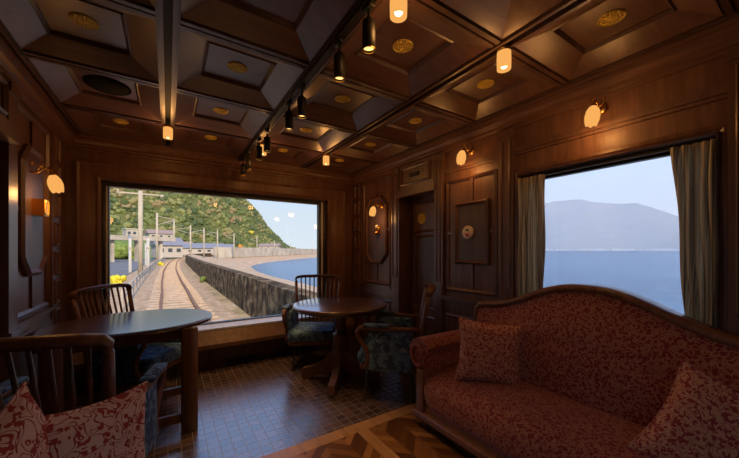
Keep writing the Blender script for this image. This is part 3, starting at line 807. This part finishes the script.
# ------------------------------------------------------------------ sofas
def camel(x): return .84+.195*math.exp(-(abs(x-.045)/.42)**2.5)
def make_sofa():
    r = empty('sofa', (0, 0, 0), 0, '-', 'sofa', 'red patterned camel back sofas')
    prof = [(-.24, .16), (.305, .16), (.318, .20), (.332, .27), (.328, .325), (.305, .362), (.25, .385), (.10, .398), (-.10, .392), (-.24, .375)]
    s = MB(); n = len(prof); K = 24
    vs = []
    for i in range(K+1):
        x = -.80+1.6*i/K
        e = 1-abs(x/.80)**10*.06
        for (y, z) in prof: vs.append((x, y*(e if y > 0 else 1), .16+(z-.16)*(e+.03*math.cos(x*2))))
    fs = [(i*n+j, i*n+(j+1) % n, (i+1)*n+(j+1) % n, (i+1)*n+j) for i in range(K) for j in range(n)]
    fs += [tuple(range(n)), tuple(K*n+j for j in range(n))]
    s.add(vs, fs, True).build('seat', M['sofa'], r)
    b = MB()
    def front(u, v):
        x = -.79+1.58*u
        top = camel(x)-.02
        z = .34+(top-.34)*v
        y = -.155-.115*v+.045*math.sin(PI*min(1, v*1.05))*(1-abs(2*u-1)**6)
        y += -.010*math.exp(-((v-.52)/.035)**2)
        return V((x, y, z))
    def back(u, v):
        x = .79-1.58*u
        return V((x, -.345, .34+(camel(x)-.02-.34)*v))
    b.grid(front, 60, 24); b.grid(back, 60, 6)
    def topf(u, v):
        x = -.79+1.58*u; z = camel(x)-.02
        return V((x, -.27-.075*v, z))
    b.grid(topf, 60, 1)
    for sx in (-1, 1):
        z1 = camel(.79)-.02
        b.add([(sx*.79, -.155, .34), (sx*.79, -.27, z1), (sx*.79, -.345, z1), (sx*.79, -.345, .34)], [(0, 1, 2, 3)])
    b.build('back_cushion', M['sofa'], r, recalc=False)
    pts = [(-.835, -.305, .60), (-.83, -.305, .72), (-.815, -.305, .80)]+[(x/40, -.305, camel(x/40)) for x in range(-31, 32)]+[(.815, -.305, .80), (.83, -.305, .72), (.835, -.305, .60)]
    MB().bar(pts, .085, .050, (0, 1, 0)).build('back_rail', M['sofa_wood'], r) if False else None
    k = MB(); vs = []
    for i, p in enumerate(pts):
        p = V(p); a = V(pts[max(0, i-1)]); c = V(pts[min(len(pts)-1, i+1)]); tt = (c-a).normalized(); nn = V((-tt.z, 0, tt.x))
        for (dy, dn) in ((-.045, -.026), (.050, -.030), (.058, -.012), (.050, .004), (.03, .012), (-.045, .012)):
            vs.append(p+nn*dn+V((0, dy, 0)))
    fs = [(i*6+j, i*6+(j+1) % 6, (i+1)*6+(j+1) % 6, (i+1)*6+j) for i in range(len(pts)-1) for j in range(6)]
    fs += [tuple(range(6)), tuple((len(pts)-1)*6+j for j in range(6))]
    k.add(vs, fs, True).build('back_rail', M['sofa_wood'], r)
    MB().box(-.84, .84, -.33, .30, .10, .16).rbox(-.90, .90, .285, .335, .075, .125, .010).build('base_rail', M['sofa_wood'], r)
    for sx in (-1, 1):
        # scroll arm
        a = MB(); pr = [(.80, .16), (.80, .50), (.785, .55)]+[(.868+.106*math.cos(t_), .516+.106*math.sin(t_)) for t_ in [math.radians(150-20*q) for q in range(15)]]+[(.85, .40), (.85, .16)]
        m_ = len(pr); vs = [(sx*x, y, z) for y in (-.30, .292) for x, z in pr]
        fs = [(j, (j+1) % m_, m_+(j+1) % m_, m_+j) for j in range(m_)]+[tuple(range(m_)), tuple(range(2*m_-1, m_-1, -1))]
        a.add(vs, fs, False); a.build('arm', M['sofa'], r)
        f_ = MB().rbox(sx*.83-.034, sx*.83+.034, .292, .325, .06, .415, .006)
        f_.build('arm_post', M['sofa_wood'], r)
        sw = [(sx*(.866+rad*math.cos(an)), .300, .516+rad*math.sin(an)) for rad, an in [(.094-.0045*q, math.radians(-110+24*q)) for q in range(18)]]
        MB().tube(sw, [.015]*14+[.013, .011, .009, .008], 8).build('arm_scroll', M['sofa'], r)
        for y in (.27, -.29):
            MB().lathe([(.034, .075), (.03, .05), (.022, .0)], 12, Matrix.Translation((sx*.82, y, 0))).build('foot', M['sofa_wood'], r)
    return r
so = make_sofa()
place(so, True, (1.80, .80, 0), PI/2, 'dark red patterned camel back sofa under the right window')
so2 = place(so, False, (-.415, .68, 0), -PI/2, 'red patterned sofa at the near left, mostly below the photo edge under pillows')
so2.scale = (.9, .9, .9)

# ------------------------------------------------------------------ pillows
def pillow(name, S, T, m, loc, normal, roll, label, group):
    p = MB(); N = 22
    def pt(sgn):
        def fn(u, v):
            a, b_ = u*2-1, v*2-1
            x = a*S*(1-.13*(1-b_*b_)*abs(a)); y = b_*S*(1-.13*(1-a*a)*abs(b_))
            h = T*((1-a**4)*(1-b_**4))**.55
            return V((x, y, sgn*h))
        return fn
    p.grid(pt(1), N, N); p.grid(lambda u, v: pt(-1)(1-u, v), N, N)
    o = p.build(name, m, None, recalc=True)
    edge = []
    for k in range(4*N):
        side, q = divmod(k, N); a = q/N
        u, v = ((a, 0), (1, a), (1-a, 1), (0, 1-a))[side]
        edge.append(pt(1)(u, v))
    MB().tube(edge+[edge[0]], .0045, 6).build('piping', m, o)
    n = V(normal).normalized(); x = V((0, 0, 1)).cross(n).normalized(); y = n.cross(x)
    mt = Matrix((x, y, n)).transposed().to_4x4()
    o.matrix_world = Matrix.Translation(loc) @ mt @ Matrix.Rotation(roll, 4, 'Z')
    return tag(o, label, 'pillow', group)
pillow('sofa_pillow', .21, .062, M['cushion'], (1.775, 1.285, .575), (-.683, -.731, .16), -.08, 'square red patterned pillow at the left arm of the sofa', 'sofa pillows')
pillow('sofa_pillow', .21, .062, M['cushion'], (1.687, .235, .545), (-.964, -.267, .303), -.416, 'dark red patterned pillow at the right edge of the photo on the sofa', 'sofa pillows')
pillow('floral_pillow', .18, .055, M['floral'], (-.195, 1.27, .605), (.68, -.71, .16), -.125, 'red leaf patterned pillow at lower left, right one, touching the near armchair', 'red floral pillows')
pillow('floral_pillow', .19, .055, M['floral'], (-.335, 1.11, .645), (.94, -.34, .15), .35, 'red leaf patterned pillow in the lower left corner of the photo, tilted on its corner', 'red floral pillows')

# ------------------------------------------------------------------ world and sun
wd = bpy.data.worlds.new('World'); sc.world = wd; wd.use_nodes = True
nt = wd.node_tree; bg = nt.nodes['Background']
tc = nt.nodes.new('ShaderNodeTexCoord'); sp_ = nt.nodes.new('ShaderNodeSeparateXYZ'); nt.links.new(tc.outputs['Generated'], sp_.inputs[0])
rp = ramp_node(nt, [(0, (.30, .36, .42)), (.5, (.62, .68, .76)), (.56, (.57, .65, .75)), (.64, (.44, .64, 1.05)), (.8, (.44, .70, 1.35)), (1, (.44, .72, 1.45))])
nt.links.new(math_node(nt, 'MULTIPLY_ADD', sp_.outputs[2], .5), rp.inputs['Fac'])
rp.inputs['Fac'].links[0].from_node.inputs[2].default_value = .5
nt.links.new(rp.outputs['Color'], bg.inputs['Color']); bg.inputs['Strength'].default_value = 1.0
sl = bpy.data.lights.new('sun', 'SUN'); sl.energy = 3.8; sl.color = (1, .74, .44); sl.angle = .01
so_ = bpy.data.objects.new('sun', sl); col.objects.link(so_)
so_.rotation_euler = V((.03, .84, -.50)).to_track_quat('-Z', 'Y').to_euler()

# ------------------------------------------------------------------ outdoors
HC = 1.25
FWD = V((math.sin(math.atan(201.5/310)), math.cos(math.atan(201.5/310)), 0)); RGT = V((FWD.y, -FWD.x, 0))
def pd(px, d, z): return FWD*d+RGT*((px-369.5)/310*d)+V((0, 0, z))
def ground_pt(px, py, z): return pd(px, (HC-z)*310/(py-250.5), z)
def catmull(P, n=8):
    P = [V(p) for p in P]; out = []
    for i in range(len(P)-1):
        a, b, c, d = P[max(i-1, 0)], P[i], P[i+1], P[min(i+2, len(P)-1)]
        for k in range(n):
            t = k/n
            out.append(.5*((2*b)+(c-a)*t+(2*a-5*b+4*c-d)*t*t+(3*b-a-3*c+d)*t**3))
    out.append(P[-1]); return out
def resample(P, step):
    out = [P[0]]; acc = 0
    for a, b in zip(P, P[1:]):
        L = (b-a).length; pos = step-acc
        while pos <= L: out.append(a+(b-a)*(pos/L)); pos += step
        acc = (acc+L) % step
    return out
def offset(P, o):
    out = []
    for i, p in enumerate(P):
        t = (P[min(i+1, len(P)-1)]-P[max(i-1, 0)]); t.z = 0; t.normalize()
        out.append(p+V((t.y, -t.x, 0))*o)
    return out
ZG = -.85
ctr = catmull([(.72, -8, ZG), (.72, 4, ZG), ground_pt(180, 309.5, ZG), ground_pt(175, 291, ZG), ground_pt(171, 277, ZG), ground_pt(171, 266.5, ZG), ground_pt(175.5, 260, ZG), ground_pt(183, 256.9, ZG), ground_pt(191, 255.6, ZG)])
# wall along the track and shore lines
wl = catmull([(2.35, -12, 0), (2.35, 10, 0), (2.37, 42, 0), (3.9, 88, 0), (11, 122, 0), (22, 150, 0)])
wl = [V((p.x, p.y, 0)) for p in wl]
SZ = -2.5
sh = catmull([(13.4, -14, SZ), (13.5, 33, SZ), (13.4, 48, SZ), (15.4, 66, SZ), (20, 84, SZ), (38, 116, SZ), (65, 152, SZ), (110, 205, SZ), (190, 300, SZ)])
fw = catmull([(12, 104, 0), (19, 110, 0), (33, 127, 0), (60, 165, 0), (100, 222, 0), (185, 330, 0)])
# land
land = [(-700, -20), (2.4, -20)]+[(p.x+.1, p.y) for p in wl if p.y < 100]+[(p.x, p.y) for p in fw]+[(185, 900), (-700, 900)]
tag(MB().prism(land, .6, Matrix.Translation((0, 0, ZG-.75))).build('dry_land', M['earth']), kind='structure')
bl = MB()
L_, R_ = offset(ctr, -3.3), offset(ctr, 1.6)
bl.add([p for a, b in zip(L_, R_) for p in (V((a.x, a.y, ZG-.145)), V((a.x*.5+b.x*.5, a.y*.5+b.y*.5, ZG-.105)), V((b.x, b.y, ZG-.145)))], [f for i in range(len(L_)-1) for f in ((i*3, i*3+1, i*3+4, i*3+3), (i*3+1, i*3+2, i*3+5, i*3+4))])
o = bl.build('ballast_bed', M['ballast']); tag(o, kind='structure')
# railway track: rails and sleepers
rt = empty('railway_track', (.72, 4, ZG), 0, 'rusty railway track curving away along the sea wall', 'railway track')
rt.location = (0, 0, 0)
for s in (-.56, .56):
    P = offset(ctr, s)
    MB().bar([V((p.x, p.y, ZG-.045)) for p in P], .105, .12).build('rail', M['rail'], rt)
sl_pts = [p for p in resample(ctr, .72) if p.y > 5.5]
def sleeper(p, t):
    n = V((t.y, -t.x, 0))
    return MB().bar([p-n*1.0-V((0, 0, .115)), p+n*1.0-V((0, 0, .115))], .24, .06)
pairs = [(p, (sl_pts[min(i+1, len(sl_pts)-1)]-sl_pts[max(i-1, 0)]).normalized()) for i, p in enumerate(sl_pts)]
for p, tt in pairs[:60]: sleeper(p, tt).build('sleeper', M['sleeper'], rt)
far = MB()
for p, tt in pairs[60:]:
    q = sleeper(p, tt); far.add(q.v, q.f)
if far.v: tag(far.build('far_sleepers', M['sleeper'], rt), kind='stuff')
# old stone wall beside the track, promenade behind it, sea
w_ = [p for p in wl]
tw = MB()
vs = []
for p, q in zip(w_, offset(w_, .5)):
    vs += [V((p.x, p.y, ZG-.3)), V((p.x+.06, p.y, .29)), V((q.x, q.y, .29)), V((q.x, q.y, ZG-.3))]
tw.add(vs, [(i*4+j, i*4+(j+1) % 4, (i+1)*4+(j+1) % 4, (i+1)*4+j) for i in range(len(w_)-1) for j in range(4)]+[(0, 1, 2, 3)])
tag(tw.build('retaining_wall', M['oldwall'], None), 'dark weathered stone wall running along the right of the railway track', 'wall')
rnd = random.Random(3)
bk_ = MB()
pm = MB()
A = resample(offset(w_, .45), 2.0); n_ = 70
def along(P, t):
    f = t*(len(P)-1); i = min(int(f), len(P)-2); return P[i].lerp(P[i+1], f-i)
sh_n = [p for p in sh]
def byY(P, y):
    for a, b in zip(P, P[1:]):
        if a.y <= y <= b.y: return a.lerp(b, (y-a.y)/(b.y-a.y))
    return P[-1] if y > P[-1].y else P[0]
rows = [-12+i*2 for i in range(60)]+[108, 112, 118, 126, 136, 150, 170, 200, 240, 290]
inner = offset(w_, .45)
def prom(i, j):
    y = rows[i]
    a = byY(inner, y) if y < 100 else byY([V((byY(inner, 100).x, 100, 0))]+[p+V((.2, 0, 0)) for p in fw], y)
    b = byY(sh_n, y-0)
    if b.x < a.x+1: b = V((a.x+1, y, SZ))
    t = j/6; z = (.25, -.55, -1.05, -1.5, -1.9, -2.3, -2.65)[j]
    if y > 96: z = z-1.4*min(1, (y-96)/10)*(1-t)**2
    return V((a.x+(b.x-a.x)*t, y, z+.03*rnd.random()))
pm.add([prom(i, j) for i in range(len(rows)) for j in range(7)], [(i*7+j, i*7+j+1, (i+1)*7+j+1, (i+1)*7+j) for i in range(len(rows)-1) for j in range(6)], True)
tag(pm.build('promenade', M['concrete']), kind='structure')
fwm = MB(); vs = []
for p, q in zip(fw, offset(fw, -1.0)):
    vs += [V((p.x, p.y, -2.4)), V((p.x, p.y, 2.3)), V((q.x, q.y, 2.3)), V((q.x, q.y, -1.6))]
fwm.add(vs, [(i*4+j, i*4+(j+1) % 4, (i+1)*4+(j+1) % 4, (i+1)*4+j) for i in range(len(fw)-1) for j in range(4)]+[(0, 1, 2, 3)])
tag(fwm.build('sea_wall', M['seawall']), 'pale concrete sea wall curving along the far shore under the hill', 'wall')
# sea with a hole-free sheet at sea level
tag(MB().add([(-900, -14000, SZ), (26000, -14000, SZ), (26000, 24000, SZ), (-900, 24000, SZ)], [(0, 1, 2, 3)]).build('sea', M['sea']), kind='structure')

# ---- forested hill
crest = [(-260, 150), (-120, 150), (0, 152), (100, 158), (180, 172), (220, 185), (244, 200), (256, 210), (268, 228), (281, 240), (288, 246.5), (300, 249.5)]
def crest_y(x):
    for (a, ya), (b, yb) in zip(crest, crest[1:]):
        if a <= x <= b: return ya+(yb-ya)*(x-a)/(b-a)
def base_d(x): return 150+max(0, (x+260))*.42+max(0, x-180)*1.0
hl = MB(); NX, NT = 70, 16
hp = {}
def hill_pt(u, v):
    x = -260+560*u
    d0 = base_d(x); d1 = d0+130
    zt = HC+(250.5-crest_y(x))/310*d1
    vv = v*1.25
    z = -1.2+(zt-(-1.2))*(math.sin(min(vv, 1)*PI/2)**1.15) if vv <= 1 else zt-(vv-1)*60
    return pd(x, d0+130*vv, z)
hl.grid(hill_pt, NX, NT)
tag(hl.build('hillside', M['hill']), kind='structure')
rnd = random.Random(11)
import bmesh as _b
bm = _b.new(); _b.ops.create_icosphere(bm, subdivisions=2, radius=1); bm.verts.index_update()
ico_v = [v.co.copy() for v in bm.verts]; ico_f = [tuple(v.index for v in f.verts) for f in bm.faces]; bm.free()
def blob(mb, c, r, sq=1.0, jit=.28):
    mb.add([c+V((p.x*r, p.y*r, p.z*r*sq))*(1+rnd.uniform(-jit, jit)) for p in ico_v], ico_f, True)
fo = MB()
for k in range(5200):
    u = rnd.random(); v = rnd.random()*.84
    x = -260+560*u
    if x < 60 and rnd.random() < .55: continue
    c = hill_pt(u, v); r = rnd.uniform(1.7, 3.7)*(.4 if x > 280 else .7 if x > 250 else 1)
    blob(fo, c+V((0, 0, r*.15)), r, rnd.uniform(.8, 1.15))
o = fo.build('forest', M['forest'], recalc=False)
tag(o, 'dense mixed green and autumn forest covering the hill behind the railway', 'forest', kind='stuff')

# ---- poles with catenary brackets
def pole(px, d, zt, r, label, arm=1, both=False):
    b = pd(px, d, ZG-.1)
    e = empty('railway_pole', b, 0, label, 'pole', 'concrete catenary poles along the railway')
    MB().lathe([(r*1.15, 0), (r, zt-b.z)], 12).build('pole_shaft', M['pole'], e)
    a = MB(); h = zt-b.z
    if both: a.box(-1.6, 1.7, -.05, .05, h-.30, h-.18); a.tube([(1.5, 0, h-.2), (1.5, 0, h-.5)], .08, 8).tube([(-1.5, 0, h-.2), (-1.5, 0, h)], .07, 8)
    else:
        a.tube([(0, 0, h-.5), (arm*2.6, 0, h-1.0)], .06, 6).tube([(0, 0, h-1.9), (arm*2.4, 0, h-1.1)], .05, 6)
    a.build('cross_arm', M['pole'], e)
for q in ((140.5, 26.6, 6.35, .165, 'thick near concrete pole with a cross arm left of the railway track', 1, True),
          (157, 50, 7.3, .15, 'second concrete railway pole left of the track, right of the thick one', 1),
          (174, 95, 11.0, .22, 'concrete pole with bracket arms above the vanishing railway track', -1),
          (190.5, 68, 6.8, .15, 'slim railway pole right of the track bend', -1),
          (204, 77, 6.8, .15, 'slim railway pole in front of the long grey shed', -1),
          (217.5, 84, 6.7, .15, 'slim railway pole at the right end of the grey shed', -1),
          (234, 97, 6.7, .16, 'slim railway pole left of the small orange tree', -1),
          (257, 120, 6.7, .17, 'small far pole behind the sea wall, under the hill', -1),
          (274.5, 165, 6.5, .2, 'tiny far pole near the foot of the hill', -1),
          (290.5, 230, 6.6, .25, 'tiny farthest pole where the hill meets the sea', -1)):
    pole(*q)
# overhead wires
wr = MB()
P = [pd(px+.6, d, z-.9) for px, d, z in ((100, 16, 6.6), (140.5, 26.6, 6.6), (157, 50, 6.8), (190.5, 68, 6.6), (204, 77, 6.6), (217.5, 84, 6.6), (234, 97, 6.6), (257, 120, 6.6))]
wr.tube([p+V((1.6, 0, 0)) for p in P], .02, 5)
tag(wr.build('overhead_wire', M['pole']), 'thin overhead wire strung along the railway poles', 'wire')
# white signal posts
for px, d, zb, zt, wd_, lab in ((130, 31, -.95, 2.9, .20, 'white boxy signal post left of the thick concrete pole'), (148, 38, -.95, 3.0, .24, 'white boxy signal post right of the thick concrete pole'), (146, 46, -.95, 2.4, .26, 'small white post behind the railway signal posts')):
    e = empty('signal_post', pd(px, d, zb), .5, lab, 'signal post', 'white signal posts')
    MB().rbox(-wd_/2, wd_/2, -wd_/2, wd_/2, 0, (zt-zb)*.96, .02).build('post_body', M['post'], e)
    MB().box(-wd_*.62, wd_*.62, -wd_*.62, wd_*.62, (zt-zb)*.60, (zt-zb)*.66).box(-wd_*.62, wd_*.62, -wd_*.62, wd_*.62, (zt-zb)*.96, (zt-zb)).build('band', M['pole'], e)
# handrail fence along the left of the track
F = [ground_pt(112, 309, ZG), ground_pt(128, 291, ZG), ground_pt(142, 276, ZG), ground_pt(153, 266, ZG), ground_pt(164, 259.5, ZG)]
F = [p+V((.28, 0, 0)) for p in F]
fe = empty('guard_rail', F[0], 0, 'low pale guard rail along the left side of the ballast', 'fence')
Fl = [p-F[0] for p in F]
MB().tube([p+V((0, 0, .62)) for p in Fl], .035, 6).build('top_rail', M['seawall'], fe)
MB().tube([p+V((0, 0, .32)) for p in Fl], .025, 6).build('lower_rail', M['seawall'], fe)
for p in resample(Fl, 2.4): MB().box(p.x-.035, p.x+.035, p.y-.035, p.y+.035, p.z-.1, p.z+.63).build('post', M['seawall'], fe)
# road at the left
rd_ = MB(); RP = [pd(-20, 12, 0), pd(60, 22, 0), pd(100, 40, 0), pd(124, 64, 0), pd(138, 95, 0)]
RW = [3.0, 3.4, 4.2, 5, 5]
vs = []
for i, p in enumerate(RP):
    tt = (RP[min(i+1, 4)]-RP[max(i-1, 0)]).normalized(); nn = V((tt.y, -tt.x, 0))
    vs += [V((p.x, p.y, ZG-.12))-nn*RW[i], V((p.x, p.y, ZG-.12))+nn*RW[i]]
rd_.add(vs, [(i*2, i*2+1, i*2+3, i*2+2) for i in range(4)])
tag(rd_.build('road', M['road']), kind='structure')
# kerb wall left of the road edge
# bushes
def bush(px, d, z, r, n, m, lab, name='bush', cat='bush', sq=.8):
    b = MB(); c = pd(px, d, z)
    for k in range(n):
        a = rnd.uniform(0, 2*PI); rr = r*rnd.uniform(0, .75)
        blob(b, V((rr*math.cos(a), rr*math.sin(a), r*rnd.uniform(.25, 1.0)*sq)), r*rnd.uniform(.32, .55), 1, .3)
    o = b.build(name, m, recalc=False); o.location = c
    return tag(o, lab, cat)
bush(117.5, 19.5, ZG-.1, .38, 16, M['yellow'], 'bright yellow flowering shrub beside the road at the left', 'yellow_shrub', 'shrub', 1.3)
bush(121, 78, -1, 3.6, 26, M['bush'], 'large green bush left of the thick pole below the overpass', 'green_bush')
bush(98, 76, -1, 3.2, 26, M['bush'], 'green bush at the left edge of the far window', 'green_bush')
bush(203, 22.0, ZG-.1, .28, 12, M['bush'], 'small green weed clump at the foot of the stone wall', 'weed_clump', 'weeds', 1.0)
bush(160, 46, ZG-.1, .5, 12, M['yellow'], 'yellowish grass tuft beside the ballast near the track bend', 'grass_tuft', 'grass')
bush(240, 112, -.9, 1.3, 14, blotch('orange_leaves', [(.3, (.55, .18, .03)), (.7, (.75, .32, .05))], 1), 'small orange autumn tree above the sea wall', 'autumn_tree', 'tree', 2.9)
yt = bush(251, 132, 0, 4.2, 14, M['yellow'], 'yellow autumn tree on the lower hillside', 'autumn_tree', 'tree', .7); yt.location = hill_pt(.9125, .20)
for i, (px, d, z) in enumerate(((118, 150, 34), (126, 150, 28))):
    pass
# houses
def house(px, d, z, w_, dp, h, rh, rz, wm, rm, lab, nwin=3):
    e = empty('house', pd(px, d, z), rz, lab, 'house', 'houses below the hill')
    MB().box(-w_/2, w_/2, -dp/2, dp/2, 0, h).build('house_wall', wm, e)
    q = MB()
    if rh > 0:
        ov = .5
        q.add([(-w_/2-ov, -dp/2-ov, h), (w_/2+ov, -dp/2-ov, h), (w_/2+ov, dp/2+ov, h), (-w_/2-ov, dp/2+ov, h), (-w_/2-ov, 0, h+rh), (w_/2+ov, 0, h+rh)],
              [(0, 1, 5, 4), (2, 3, 4, 5), (0, 4, 3), (1, 2, 5), (0, 3, 2, 1)])
    else: q.box(-w_/2-.3, w_/2+.3, -dp/2-.3, dp/2+.3, h, h+.3)
    q.build('roof', rm, e)
    for k in range(nwin):
        x = -w_/2+w_*(k+.5)/nwin
        MB().box(x-.5, x+.5, -dp/2-.05, -dp/2, h*.45, h*.75).build('window', M['housewindow'], e)
ry = -math.atan(201.5/310)*.0
def bank_z(x, d):
    a = max(0, min(1, (d-80)/50)); b = max(0, min(1, (186-x)/30)); a = a*a*(3-2*a); b = b*b*(3-2*b)
    return ZG-.3+8.0*a*b
gb = MB(); gb.grid(lambda u, v: pd(-40+230*u, 78+240*v, bank_z(-40+230*u, 78+240*v)), 40, 40)
tag(gb.build('grass_bank', M['bush']), kind='structure')
house(132.5, 126, bank_z(132.5, 126)-.6, 5.4, 5, 3.6, 0, .35, M['housewall'], M['post'], 'white flat roofed building behind the thick pole', 3)
house(159, 138, bank_z(159, 138)-.8, 9, 6, 2.8, 1.9, .3, M['housewall'], M['brownroof'], 'house with a wide brown roof under the hill', 3)
house(167, 84, -.6, 6, 5, 3.2, 2.2, .3, M['housewall'], M['houseroof'], 'grey roofed house behind the second railway pole', 3)
house(200, 116, -.3, 15, 7, 2.4, 1.9, -.1, M['housewall'], M['houseroof'], 'long low shed with a grey roof behind the slim poles', 5)
house(181, 150, .2, 9, 6, 3.8, 1.6, .2, M['housewall'], M['brownroof'], 'small pale house above the end of the railway track', 2)
house(222, 138, -.3, 9, 7, 2.6, 1.8, -.2, M['housewall'], M['houseroof'], 'low grey roofed house right of the long shed', 2)
house(270, 200, 1.0, 12, 8, 3, 1.8, -.5, M['housewall'], M['brownroof'], 'far pale house at the foot of the hill near the sea', 3)
# overpass
ov = empty('overpass', pd(126, 62, 0), .55, 'pale concrete overpass crossing behind the thick pole', 'bridge')
MB().box(-11, 9, -1.5, 1.5, 3.3, 4.2).build('deck', M['seawall'], ov)
for x in (-7, -2.5, 2, 6.5): MB().box(x-.25, x+.25, -.6, .6, -1, 3.3).build('pier', M['seawall'], ov)

# ---- volcano across the bay, its town, haze over the water
mt_c = [(430, 246), (470, 232), (505, 218), (530, 208), (554, 201), (569, 200), (582, 199), (592, 202), (614, 204), (637, 203), (654, 208), (680, 217), (720, 229), (770, 240), (840, 248)]
def mt_y(x):
    for (a, ya), (b, yb) in zip(mt_c, mt_c[1:]):
        if a <= x <= b:
            t = (x-a)/(b-a); return ya+(yb-ya)*t
    return 249
rnd = random.Random(5)
ng = [[rnd.uniform(-1, 1) for _ in range(60)] for _ in range(20)]
def rn(u, v):
    a, b = u*58, v*18; i, j = int(a), int(b); f, g_ = a-i, b-j
    f = f*f*(3-2*f); g_ = g_*g_*(3-2*g_)
    return (ng[j][i]*(1-f)+ng[j][i+1]*f)*(1-g_)+(ng[j+1][i]*(1-f)+ng[j+1][i+1]*f)*g_
D0 = 3000
def mtn(u, v):
    x = 430+410*u
    d = D0+900*v
    zt = HC+(250.5-mt_y(x))/310*(D0+900)
    s = v**1.25*(1+.0)
    z = -4+(zt+4)*s+rn(u, v)*34*v*(1-v)*2.2+rn(u*.9, .99)*5*v
    return pd(x, d, z)
mn = MB(); mn.grid(mtn, 110, 30)
def mtb(u, v): 
    x = 430+410*u; zt = HC+(250.5-mt_y(x))/310*(D0+900)+rn(u*.9, .99)*5
    return pd(x, D0+900+700*v, zt*(1-v)-4*v)
mn.grid(mtb, 110, 4)
tag(mn.build('volcano', M['mountain'], recalc=False), 'hazy blue volcano island across the bay in the right window', 'mountain')
tw_ = MB()
for k in range(160):
    x = rnd.uniform(525, 730); p = pd(x, D0+rnd.uniform(-180, -40), -3); w0 = rnd.uniform(4, 14); h0 = rnd.uniform(5, 12)
    tw_.box(p.x-w0, p.x+w0, p.y-w0, p.y+w0, p.z, p.z+h0+10)
tag(tw_.build('distant_town', M['post']), 'pale distant town strung along the foot of the volcano', 'town', kind='stuff')
bt = empty('boat', pd(586, 900, SZ), .4, 'tiny white boat on the sea before the volcano', 'boat')
MB().prism([(-6, 0), (-5, -1.5), (4, -1.5), (7, 0), (4, 1.5), (-5, 1.5)], 2.0).build('hull', M['post'], bt)
MB().box(-3, 1, -1, 1, 2, 4).build('cabin', M['post'], bt)
hz = MB().box(900, 3300, -900, 1650, SZ+1, 650).build('haze_bank', haze_mat())
tag(hz, 'pale haze lying over the bay in front of the volcano', 'haze', kind='stuff')


# ------------------------------------------------------------------ camera, view
cam = bpy.data.cameras.new('camera'); co = bpy.data.objects.new('camera', cam); col.objects.link(co)
cam.sensor_width = 36; cam.lens = 310/739*36; cam.shift_y = 21.5/739; cam.clip_start = .02; cam.clip_end = 60000
yaw = math.atan(201.5/310)
co.location = (0, 0, 1.25); co.rotation_euler = (PI/2, 0, -yaw)
sc.camera = co
sc.view_settings.view_transform = 'Standard'; sc.view_settings.look = 'None'
sc.view_settings.gamma = 1; sc.view_settings.use_curve_mapping = False
sc.view_settings.exposure = 0.4
sc.cycles.volume_bounces = 6
